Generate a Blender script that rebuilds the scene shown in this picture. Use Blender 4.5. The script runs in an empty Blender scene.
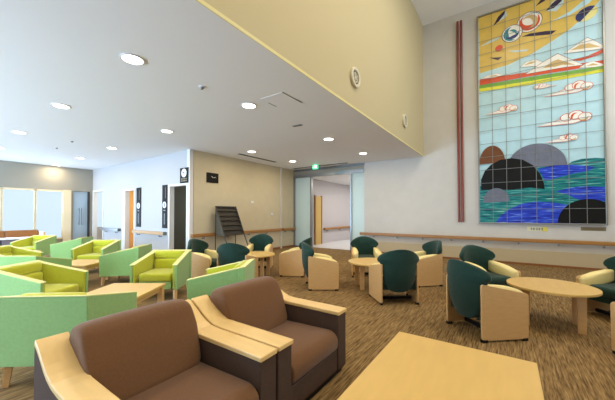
import bpy, bmesh, math, random
from mathutils import Vector, Matrix
random.seed(3)
S = bpy.context.scene
COL = S.collection
PI = math.pi

def lin(c):
    return tuple((v/12.92 if v <= .04045 else ((v+.055)/1.055)**2.4) for v in [q/255 for q in c]) + (1,)

# ---------------------------------------------------------------- materials
MATS = {}
def mat(name, rgb, rough=.6, metal=0, emit=0, noise=0, nscale=30, bump=0, bscale=200, sheen=0, spec=.5, stretch=None, coat=0):
    if name in MATS: return MATS[name]
    m = bpy.data.materials.new(name); m.use_nodes = True
    nt = m.node_tree; N = nt.nodes; L = nt.links
    b = N['Principled BSDF']
    c = lin(rgb)
    b.inputs['Base Color'].default_value = c
    b.inputs['Roughness'].default_value = rough
    b.inputs['Metallic'].default_value = metal
    b.inputs['Specular IOR Level'].default_value = spec
    if sheen:
        b.inputs['Sheen Weight'].default_value = sheen; b.inputs['Sheen Roughness'].default_value = .5
    if coat: b.inputs['Coat Weight'].default_value = coat; b.inputs['Coat Roughness'].default_value = .15
    if emit:
        b.inputs['Emission Color'].default_value = c; b.inputs['Emission Strength'].default_value = emit
    if noise or bump:
        tc = N.new('ShaderNodeTexCoord'); mp = N.new('ShaderNodeMapping')
        L.new(tc.outputs['Object'], mp.inputs['Vector'])
        if stretch: mp.inputs['Scale'].default_value = stretch
    if noise:
        nz = N.new('ShaderNodeTexNoise'); nz.inputs['Scale'].default_value = nscale; nz.inputs['Detail'].default_value = 4
        L.new(mp.outputs[0], nz.inputs['Vector'])
        rp = N.new('ShaderNodeValToRGB')
        rp.color_ramp.elements[0].position = .3; rp.color_ramp.elements[1].position = .7
        rp.color_ramp.elements[0].color = tuple(v*(1-noise) for v in c[:3])+(1,)
        rp.color_ramp.elements[1].color = tuple(min(1, v*(1+noise)) for v in c[:3])+(1,)
        L.new(nz.outputs['Fac'], rp.inputs[0]); L.new(rp.outputs[0], b.inputs['Base Color'])
    if bump:
        n2 = N.new('ShaderNodeTexNoise'); n2.inputs['Scale'].default_value = bscale
        L.new(mp.outputs[0], n2.inputs['Vector'])
        bp = N.new('ShaderNodeBump'); bp.inputs['Strength'].default_value = bump; bp.inputs['Distance'].default_value = .004
        L.new(n2.outputs['Fac'], bp.inputs['Height']); L.new(bp.outputs[0], b.inputs['Normal'])
    if name == 'daylit_pane': b.inputs['Base Color'].default_value = (.05, .05, .05, 1)
    MATS[name] = m
    return m

def carpet():
    m = bpy.data.materials.new('striped_carpet'); m.use_nodes = True
    nt = m.node_tree; N = nt.nodes; L = nt.links; b = N['Principled BSDF']
    tc = N.new('ShaderNodeTexCoord')
    def nz(scale, sx, sy):
        mp = N.new('ShaderNodeMapping'); mp.inputs['Scale'].default_value = (sx, sy, 1)
        L.new(tc.outputs['Object'], mp.inputs['Vector'])
        n = N.new('ShaderNodeTexNoise'); n.inputs['Scale'].default_value = scale; n.inputs['Detail'].default_value = 3
        L.new(mp.outputs[0], n.inputs['Vector']); return n
    a = nz(1, 66, 3.0); c = nz(1, 95, 8)
    mx = N.new('ShaderNodeMix'); mx.data_type = 'FLOAT'; mx.inputs[0].default_value = .45
    L.new(a.outputs['Fac'], mx.inputs[2]); L.new(c.outputs['Fac'], mx.inputs[3])
    rp = N.new('ShaderNodeValToRGB'); e = rp.color_ramp.elements
    e[0].position = .36; e[0].color = lin((80, 62, 40)); e[1].position = .64; e[1].color = lin((166, 138, 94))
    k = e.new(.46); k.color = lin((120, 95, 62)); k = e.new(.55); k.color = lin((146, 118, 78))
    L.new(mx.outputs[0], rp.inputs[0]); L.new(rp.outputs[0], b.inputs['Base Color'])
    b.inputs['Roughness'].default_value = .95; b.inputs['Specular IOR Level'].default_value = .15
    bp = N.new('ShaderNodeBump'); bp.inputs['Strength'].default_value = .4; bp.inputs['Distance'].default_value = .004
    L.new(c.outputs['Fac'], bp.inputs['Height']); L.new(bp.outputs[0], b.inputs['Normal'])
    return m

def frosted(name, rgb, trans=.5, emit=0):
    m = bpy.data.materials.new(name); m.use_nodes = True
    nt = m.node_tree; N = nt.nodes; L = nt.links; b = N['Principled BSDF']
    b.inputs['Base Color'].default_value = lin(rgb); b.inputs['Roughness'].default_value = .35
    t = N.new('ShaderNodeBsdfTranslucent'); t.inputs['Color'].default_value = lin(rgb)
    mx = N.new('ShaderNodeMixShader'); mx.inputs[0].default_value = trans
    L.new(b.outputs[0], mx.inputs[1]); L.new(t.outputs[0], mx.inputs[2]); L.new(mx.outputs[0], N['Material Output'].inputs['Surface'])
    return m

M = dict(
    carpet=carpet(),
    wall=mat('wall_paint', (206, 202, 194), .75, noise=.025, nscale=3),
    wall_beige=mat('wall_vinyl_beige', (208, 197, 168), .7, noise=.03, nscale=4),
    wall_white=mat('wall_white', (192, 192, 194), .7),
    wall_grey=mat('wall_grey_green', (158, 152, 138), .75),
    bulk=mat('bulkhead_paint', (198, 183, 142), .75),
    ceil=mat('ceiling_paint', (238, 237, 236), .85),
    ceil_high=mat('ceiling_high_paint', (240, 240, 240), .85),
    dado=mat('dado_sheet', (196, 182, 150), .6),
    base=mat('baseboard_wood', (140, 88, 46), .5),
    trim=mat('trim_white', (226, 226, 226), .5),
    cream=mat('trim_cream', (232, 214, 178), .6),
    bead=mat('trim_bead', (226, 214, 150), .5),
    dark=mat('dark_gap', (40, 40, 40), .6),
    grey=mat('grey_metal', (120, 124, 126), .4, .6),
    alu=mat('aluminium', (150, 152, 152), .35, .8),
    black=mat('black_plastic', (18, 18, 18), .55, spec=.25),
    white=mat('white_plastic', (235, 235, 235), .4),
    birch=mat('birch_ply', (222, 178, 122), .42, noise=.06, nscale=6, stretch=(1, 6, 6)),
    ply=mat('pale_ply_panel', (212, 172, 118), .45, noise=.05, nscale=5, stretch=(2, 2, 9)),
    beech=mat('beech_table_top', (218, 180, 106), .38, noise=.04, nscale=3, stretch=(6, 1.2, 6)),
    beech2=mat('beech_arm_top', (234, 198, 134), .36, noise=.05, nscale=3, stretch=(1.5, 7, 6)),
    rail=mat('rail_wood', (168, 120, 62), .4, noise=.08, nscale=5, stretch=(1, 8, 8)),
    door=mat('door_wood', (222, 158, 84), .45, noise=.06, nscale=4, stretch=(7, 7, 1)),
    green=mat('dark_green_fabric', (30, 58, 50), .9, noise=.12, nscale=60, bump=.25, bscale=350, sheen=.15, spec=.2),
    pad=mat('cream_vinyl', (242, 222, 152), .45),
    shell=mat('daylit_green_fabric', (144, 184, 112), .85, noise=.05, nscale=40, bump=.15, bscale=350, sheen=.35, spec=.25),  # two-tone outer fabric, cool daylight tint worked into its green
    lime=mat('lime_fabric', (188, 188, 44), .85, noise=.05, nscale=40, bump=.15, bscale=350, sheen=.35, spec=.25),
    edge_light=mat('painted_edge_light', (222, 220, 150), .7),  # light catching the chair tops, painted on as pale strips
    brown=mat('brown_fabric', (114, 79, 51), .9, noise=.08, nscale=90, bump=.25, bscale=400, sheen=.2, spec=.2),
    brown_dark=mat('dark_brown_fabric', (84, 66, 56), .9, noise=.08, nscale=90, bump=.2, bscale=400, spec=.2),
    bench=mat('tan_vinyl', (150, 96, 44), .5),
    pink=mat('pinkish_vinyl', (196, 150, 130), .6),
    pole=mat('dark_red_lacquer', (128, 48, 30), .3, noise=.1, nscale=5),
    plate=mat('pale_plate', (226, 222, 190), .35), plate_yellow=mat('yellow_plate', (228, 212, 96), .35), plate_brown=mat('brown_plate', (138, 124, 94), .4, .3),
    exit=mat('exit_green', (40, 190, 130), .4, emit=1.1), lamp=mat('lamp_white', (255, 246, 228), .4, emit=9),
    pane_glow=mat('daylit_pane', (214, 238, 255), .4, emit=.8),
    speaker=mat('speaker_ring', (220, 214, 190), .4), grille=mat('speaker_grille', (88, 82, 68), .6, .3),
    rackm=mat('rack_metal', (66, 62, 56), .4, .5), paper=mat('rack_leaflet', (120, 112, 98), .6),
    vinyl_floor=mat('corridor_vinyl', (224, 224, 228), .25),
    frost=frosted('frosted_glass_teal', (226, 240, 238), .45),
    grout=mat('tile_joint', (128, 130, 126), .5, .2), frame=mat('mural_frame_metal', (150, 148, 140), .35, .7),
    equip=mat('dark_equipment', (52, 54, 58), .5), purple=mat('mauve_grey_panel', (126, 114, 124), .7),
)
TILE = dict(sky=(184, 218, 224), yellow=(220, 186, 88), mist=(196, 214, 214), plum=(52, 34, 58), red=(214, 78, 36), brown=(116, 72, 44), cloud=(238, 234, 222), sand=(206, 174, 112), navy=(44, 50, 104), tealm=(44, 132, 140), cream=(232, 220, 140), green=(112, 164, 60), lemon=(226, 222, 60), slate=(112, 116, 130), sea=(30, 112, 124), teal=(24, 116, 116), blue=(40, 64, 190), coal=(20, 20, 19))
def tile_mat(k):
    c = TILE[k]
    if k in ('teal', 'blue', 'sea'):
        m = mat('tile_'+k, c, .32, spec=.3, noise=.5, nscale=2.4, stretch=(1.2, 1, 17))
        rp = [n for n in m.node_tree.nodes if n.type == 'VALTORGB'][0].color_ramp
        cs = dict(teal=[(6, 58, 84), (20, 112, 118), (36, 140, 132), (150, 206, 200)], sea=[(6, 58, 84), (20, 112, 118), (36, 140, 132), (150, 206, 200)], blue=[(16, 26, 104), (34, 56, 178), (50, 80, 208), (140, 176, 224)])[k]
        for e_, cc, pp in zip((rp.elements[0], rp.elements[1]), (cs[0], cs[3]), (.33, .69)): e_.color = lin(cc); e_.position = pp
        for cc, pp in ((cs[1], .45), (cs[2], .58)): e_ = rp.elements.new(pp); e_.color = lin(cc)
        return m
    if k in ('coal', 'slate', 'brown'): return mat('tile_'+k, c, .4, noise=.12, nscale=6, spec=.2)
    return mat('tile_'+k, c, .35, noise=.05, nscale=5, spec=.35)

# ---------------------------------------------------------------- mesh helpers
def link(name, bm, m, parent=None, smooth=False, bevel=0, seg=2, sub=0, loc=None, rotz=None):
    bmesh.ops.recalc_face_normals(bm, faces=bm.faces)
    me = bpy.data.meshes.new(name); bm.to_mesh(me); bm.free()
    o = bpy.data.objects.new(name, me); COL.objects.link(o)
    for k in (m if isinstance(m, (list, tuple)) else [m]): me.materials.append(k)
    if parent: o.parent = parent
    if loc: o.location = loc
    if rotz is not None: o.rotation_euler.z = rotz
    if bevel:
        md = o.modifiers.new('bevel', 'BEVEL'); md.width = bevel; md.segments = seg; md.limit_method = 'ANGLE'; md.angle_limit = .6
    if sub:
        md = o.modifiers.new('sub', 'SUBSURF'); md.levels = sub; md.render_levels = sub
    if smooth:
        for p in me.polygons: p.use_smooth = True
    return o
def add_box(bm, c, s, rot=None):
    r = bmesh.ops.create_cube(bm, size=1)
    mt = Matrix.Translation(c) @ (rot.to_4x4() if rot else Matrix()) @ Matrix.Diagonal((*s, 1))
    bmesh.ops.transform(bm, matrix=mt, verts=r['verts']); return r['verts']
def add_span(bm, x0, x1, y0, y1, z0, z1):
    return add_box(bm, ((x0+x1)/2, (y0+y1)/2, (z0+z1)/2), (abs(x1-x0), abs(y1-y0), abs(z1-z0)))
def span(name, x0, x1, y0, y1, z0, z1, m, parent=None, bevel=0, **k):
    bm = bmesh.new(); add_span(bm, x0, x1, y0, y1, z0, z1); return link(name, bm, m, parent, bevel=bevel, **k)
def add_tube(bm, p, q, r, n=12, r2=None):
    p, q = Vector(p), Vector(q); d = q-p
    rr = bmesh.ops.create_cone(bm, cap_ends=True, segments=n, radius1=r, radius2=r if r2 is None else r2, depth=d.length)
    mt = Matrix.Translation((p+q)/2) @ d.to_track_quat('Z', 'Y').to_matrix().to_4x4()
    bmesh.ops.transform(bm, matrix=mt, verts=rr['verts'])
def tube(name, p, q, r, m, parent=None, n=16, **k):
    bm = bmesh.new(); add_tube(bm, p, q, r, n); return link(name, bm, m, parent, smooth=False, **k)
def add_prism(bm, pts, fn, a, b):
    """pts outline, fn(u,v,w)->xyz, extruded from w=a to w=b"""
    va = [bm.verts.new(fn(u, v, a)) for u, v in pts]; vb = [bm.verts.new(fn(u, v, b)) for u, v in pts]
    n = len(pts); bm.faces.new(va); bm.faces.new(vb[::-1])
    for i in range(n): bm.faces.new((va[i], va[(i+1) % n], vb[(i+1) % n], vb[i]))
def add_ring(bm, c, axis, r0, r1, h, n=28):
    """flat annulus of thickness h, axis unit vector"""
    z = Vector(axis).normalized(); qm = z.to_track_quat('Z', 'Y').to_matrix(); c = Vector(c)
    R = []
    for (r, w) in ((r0, 0), (r1, 0), (r1, h), (r0, h)):
        R.append([bm.verts.new(c+qm @ Vector((r*math.cos(2*PI*i/n), r*math.sin(2*PI*i/n), w))) for i in range(n)])
    for k in range(4):
        A, B = R[k], R[(k+1) % 4]
        for i in range(n): bm.faces.new((A[i], A[(i+1) % n], B[(i+1) % n], B[i]))
def rounded(pts, r, n=4):
    out = []
    N_ = len(pts)
    for i in range(N_):
        p = Vector(pts[i]); a = (Vector(pts[i-1])-p); b = (Vector(pts[(i+1) % N_])-p)
        rr = min(r, a.length*.45, b.length*.45)
        s = p+a.normalized()*rr; e = p+b.normalized()*rr
        for k in range(n+1):
            t = k/n; out.append(tuple((1-t)**2*s+2*t*(1-t)*p+t*t*e))
    return out
def thing(name, label, cat, loc=(0, 0, 0), rotz=0, group=None):
    o = bpy.data.objects.new(name, None); COL.objects.link(o); o.empty_display_size = .1
    o.location = loc; o.rotation_euler.z = rotz
    return tag(o, label, cat, group)
def tag(o, label, cat, group=None):
    o['label'] = label; o['category'] = cat
    if group: o['group'] = group
    return o
def struct(o): o['kind'] = 'structure'; return o
def dup(root, label, loc, rotz, group=None):
    r = root.copy(); COL.objects.link(r); r.location = loc; r.rotation_euler = (0, 0, rotz); r['label'] = label
    if group: r['group'] = group
    for ch in list(root.children):
        c = ch.copy(); COL.objects.link(c); c.parent = r
        for g in list(ch.children):
            d = g.copy(); COL.objects.link(d); d.parent = c
    return r

# ---------------------------------------------------------------- the room
NY = 9.7; BX = -2.18; LC = 3.2; HC = 7.42; CX = -7.39; WY = 4.834; FX = -14.25; EX = 5.6; SY = -4.6
struct(span('floor', -17, EX, SY, NY+.2, -.1, 0, M['carpet']))
struct(span('ceiling', FX-.2, BX-.001, SY, NY, LC, LC+.25, M['ceil']))
struct(span('ceiling_high', BX-.2, EX, SY, NY+.2, HC, HC+.2, M['ceil_high']))
struct(span('wall_bulkhead', BX-.2, BX, SY, NY, LC+.02, HC, M['bulk']))
struct(span('trim_1', BX-.004, BX+.008, SY, NY, LC-.008, LC+.03, M['bead']))
# north wall: right of the glass screen, over the screen
struct(span('wall_north', -4.22, EX, NY, NY+.2, 0, HC, M['wall']))
bm = bmesh.new(); add_span(bm, CX-.3, -4.22, NY, NY+.2, 2.98, HC)
struct(link('wall_north_lintel', bm, M['wall_grey']))
struct(span('trim_2', CX, -4.2, NY-.02, NY, 3.12, LC, M['grey']))
struct(span('wall_east', EX, EX+.2, SY, NY+.2, 0, HC, M['wall']))
struct(span('wall_south', -17, EX+.2, SY-.2, SY, 0, HC, M['wall']))
# clock wall (west side of the lounge) and its return
struct(span('wall_west', CX-.2, CX, WY+.12, NY, 0, LC, M['wall_beige']))
struct(span('trim_3', CX, CX+.035, 8.80, 8.88, 0, LC, M['wall']))
struct(span('trim_4', CX-.12, CX+.012, WY-.012, WY+.1, 0, LC, M['trim']))
# white wall with three openings
O = [(-14.15, -13.2, 2.28), (-11.3, -10.62, 2.2), (-8.4, -7.52, 2.2)]
bm = bmesh.new(); x = FX-.2
for a, b_, t in O:
    add_span(bm, x, a, WY, WY+.12, 0, LC); add_span(bm, a, b_, WY, WY+.12, t, LC); x = b_
add_span(bm, x, CX-.12, WY, WY+.12, 0, LC)
struct(link('wall_white', bm, M['wall_white']))
for i, (a, b_, t) in enumerate(O):
    bm = bmesh.new(); fw = .22 if i == 1 else .06
    add_span(bm, a-fw, a+.012, WY-.02, WY+.13, 0, t+.05); add_span(bm, b_-.012, b_+.05, WY-.02, WY+.13, 0, t+.05); add_span(bm, a+.012, b_-.012, WY-.02, WY+.13, t-.012, t+.05)
    struct(link('door_%d_frame' % (i+1), bm, M['trim']))
# rooms behind the openings
bm = bmesh.new()
add_span(bm, -16, CX-.2, 7.6, 7.7, 0, LC); add_span(bm, -16, -15.9, WY+.12, 7.6, 0, LC)
struct(link('wall_back_rooms', bm, M['wall']))
struct(span('ceiling_back_rooms', -17, CX-.2, WY+.12, 7.7, 2.7, 2.8, M['ceil']))
# far window wall
bm = bmesh.new()
add_span(bm, FX-.2, FX, SY, 1.25, 0, LC); add_span(bm, FX-.2, FX, 1.25, 3.86, 2.26, LC); add_span(bm, FX-.2, FX, 1.25, 3.86, 0, .42)
add_span(bm, FX-.2, FX, 3.86, 4.18, 0, LC); add_span(bm, FX-.2, FX, 4.18, 4.72, 2.28, LC); add_span(bm, FX-.2, FX, 4.72, WY, 0, LC)
struct(link('wall_far', bm, M['wall_grey']))
struct(span('trim_5', FX, FX+.05, 3.86, 4.1, 0, 2.3, M['cream']))
for i, (a, b_) in enumerate(((1.27, 2.17), (2.2, 3.03), (3.06, 3.85))):
    w = struct(span('window_%d' % (i+1), FX-.08, FX-.06, a, b_, .42, 2.26, M['pane_glow']))
    bm = bmesh.new()
    for yy in (a, b_): add_span(bm, FX-.1, FX+.03, yy-.02, yy+.02, .42, 2.28)
    add_span(bm, FX-.1, FX+.03, a, b_, 2.22, 2.28); add_span(bm, FX-.1, FX+.03, a, b_, .4, .45)
    link('window_frame', bm, M['cream'], w)
d = struct(span('door_4', FX-.06, FX-.03, 4.19, 4.66, .02, 2.27, frosted('frosted_door_glass', (196, 214, 226), .4)))
bm = bmesh.new(); add_span(bm, FX-.08, FX+.02, 4.66, 4.73, 0, 2.28); link('door_frame', bm, M['equip'], d)
bm = bmesh.new(); add_tube(bm, (FX+.05, 4.36, .92), (FX+.05, 4.36, 1.6), .016); add_tube(bm, (FX+.05, 4.44, .92), (FX+.05, 4.44, 1.6), .012)
for zz in (.98, 1.54): add_tube(bm, (FX-.04, 4.36, zz), (FX+.05, 4.36, zz), .012)
link('door_handle', bm, M['grey'], d)
# daylight room beyond the far windows
struct(span('wall_beyond_windows', -15.6, -15.5, 0, 5.2, 0, LC, M['wall']))
# baseboards and lower wall sheets
struct(span('baseboard_north', -4.22, EX, NY-.015, NY, 0, .055, M['base']))
struct(span('trim_6', -4.22, EX, NY-.008, NY, .055, .40, M['dado']))
struct(span('baseboard_west', CX, CX+.015, WY+.12, NY, 0, .07, M['base']))
struct(span('baseboard_white', -13.1, -8.5, WY-.012, WY, 0, .06, M['base']))
# corridor beyond the glass screen
struct(span('floor_corridor', -7.3, -4.0, NY+.2, 21, -.1, .001, M['vinyl_floor']))
struct(span('ceiling_corridor', -7.3, -4.0, NY+.2, 21, 2.9, 3.0, M['ceil']))
struct(span('wall_corridor_left', -7.2, -7.02, NY+.2, 21, 0, 2.9, mat('corridor_wall', (196, 190, 192), .6)))
struct(span('wall_corridor_right', -4.0, -3.9, NY+.2, 21, 0, 2.9, M['wall_white']))
struct(span('wall_corridor_end', -7.2, -3.9, 20.9, 21, 0, 2.9, M['wall_white']))
cd = struct(span('door_5', -7.02, -6.97, 10.74, 11.2, 0, 2.15, mat('corridor_door', (206, 172, 100), .5)))
bm = bmesh.new(); add_span(bm, -7.02, -6.95, 11.2, 11.26, 0, 2.19); add_span(bm, -7.02, -6.95, 10.68, 10.74, 0, 2.19); link('door_frame', bm, M['rail'], cd)
# glass screen: header, posts, frosted panes
struct(span('trim_7', CX+.0, -4.22, NY-.03, NY+.09, 2.86, 2.99, M['alu']))
for i, xx in enumerate((CX+.03, -6.52, -4.74)):
    struct(span('trim_%d' % (8+i), xx-.03, xx+.03, NY-.03, NY+.09, 0, 2.86, M['alu']))
for i, (a, b_) in enumerate(((CX+.06, -6.55), (-4.71, -4.22))):
    struct(span('door_%d' % (6+i), a, b_, NY+.02, NY+.04, .05, 2.86, M['frost']))
    struct(span('trim_%d' % (11+i), a, b_, NY-.0, NY+.06, 0, .05, M['alu']))
# atrium windows out of frame, source of the daylight
for i, (a, b_) in enumerate(((-3.5, -.5), (0, 3), (5.7, 8.7))):
    w = struct(span('window_%d' % (5+i), EX-.02, EX, a, b_, 3.0, 6.8, M['pane_glow']))
    bm = bmesh.new()
    for yy in (a, (a+b_)/2, b_): add_span(bm, EX-.06, EX, yy-.03, yy+.03, 3.0, 6.8)
    link('window_frame', bm, M['alu'], w)
for i, (a, b_) in enumerate(((-13, -10.2), (-9.8, -7), (-6.6, -3.8))):
    w = struct(span('window_%d' % (9+i), a, b_, SY, SY+.02, .3, 2.7, M['pane_glow']))
    bm = bmesh.new()
    for xx in (a, (a+b_)/2, b_): add_span(bm, xx-.03, xx+.03, SY, SY+.06, .3, 2.7)
    link('window_frame', bm, M['alu'], w)

# ---------------------------------------------------------------- rails
def handrail(label, p, q, n, brackets, mrail=None, z=.665, h=.095):
    """wood rail from p to q (xy) standing off the wall along n"""
    p, q, n = Vector((*p, 0)), Vector((*q, 0)), Vector((*n, 0)); d = (q-p).normalized()
    L_ = (q-p).length
    t = thing('handrail', label, 'handrail', (p+q)/2+Vector((0, 0, z)), math.atan2(d.y, d.x))
    side = 1 if (Vector((-d.y, d.x, 0)).dot(n) > 0) else -1
    bm = bmesh.new(); add_span(bm, -L_/2, L_/2, side*.06, side*.115, -h/2, h/2)
    link('rail', bm, mrail or M['rail'], t, bevel=.018, seg=3)
    for e in (-1, 1):
        span('end_cap', e*L_/2-.02*(e > 0), e*L_/2+.02*(e < 0), side*.0, side*.118, -h/2-.003, h/2+.003, M['rail'] if mrail is None else M['grey'], t, bevel=.01)
    for s in brackets:
        bm = bmesh.new(); add_tube(bm, (s-L_/2, side*.085, -h/2-.05), (s-L_/2, side*.085, -h/2+.01), .014); add_tube(bm, (s-L_/2, 0, -h/2-.05), (s-L_/2, side*.09, -h/2-.05), .014); add_tube(bm, (s-L_/2, 0, -h/2-.05), (s-L_/2, side*.012, -h/2-.05), .022)
        link('bracket', bm, M['alu'], t)
    return t
handrail('long wooden handrail on the wall under the tiled mural', (-4.35, NY), (EX-.02, NY), (0, -1), [.5+i*.82 for i in range(12)], z=.66)
handrail('wooden handrail on the beige wall behind the leaflet rack', (CX, 4.86), (CX, 8.8), (1, 0), [.4+i*.9 for i in range(4)], z=.745)
handrail('short wooden handrail between white corner strip and glass screen', (CX, 8.9), (CX, NY-.03), (1, 0), [.15, .65], z=.745)
handrail('grey-ended handrail on white wall between the bright doorway and orange doorway', (-13.1, WY), (-11.62, WY), (0, -1), [.3, 1.2], M['alu'], z=.78, h=.1)
handrail('tan handrail on white wall under the two black vertical signs', (-10.55, WY), (-8.56, WY), (0, -1), [.3, 1.7], mat('tan_rail', (196, 158, 112), .5), z=.765, h=.1)
handrail('handrail on the corridor wall seen through the glass screen', (-7.02, 11.45), (-7.02, 20), (1, 0), [.3+i*1.2 for i in range(7)], z=.67)

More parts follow.
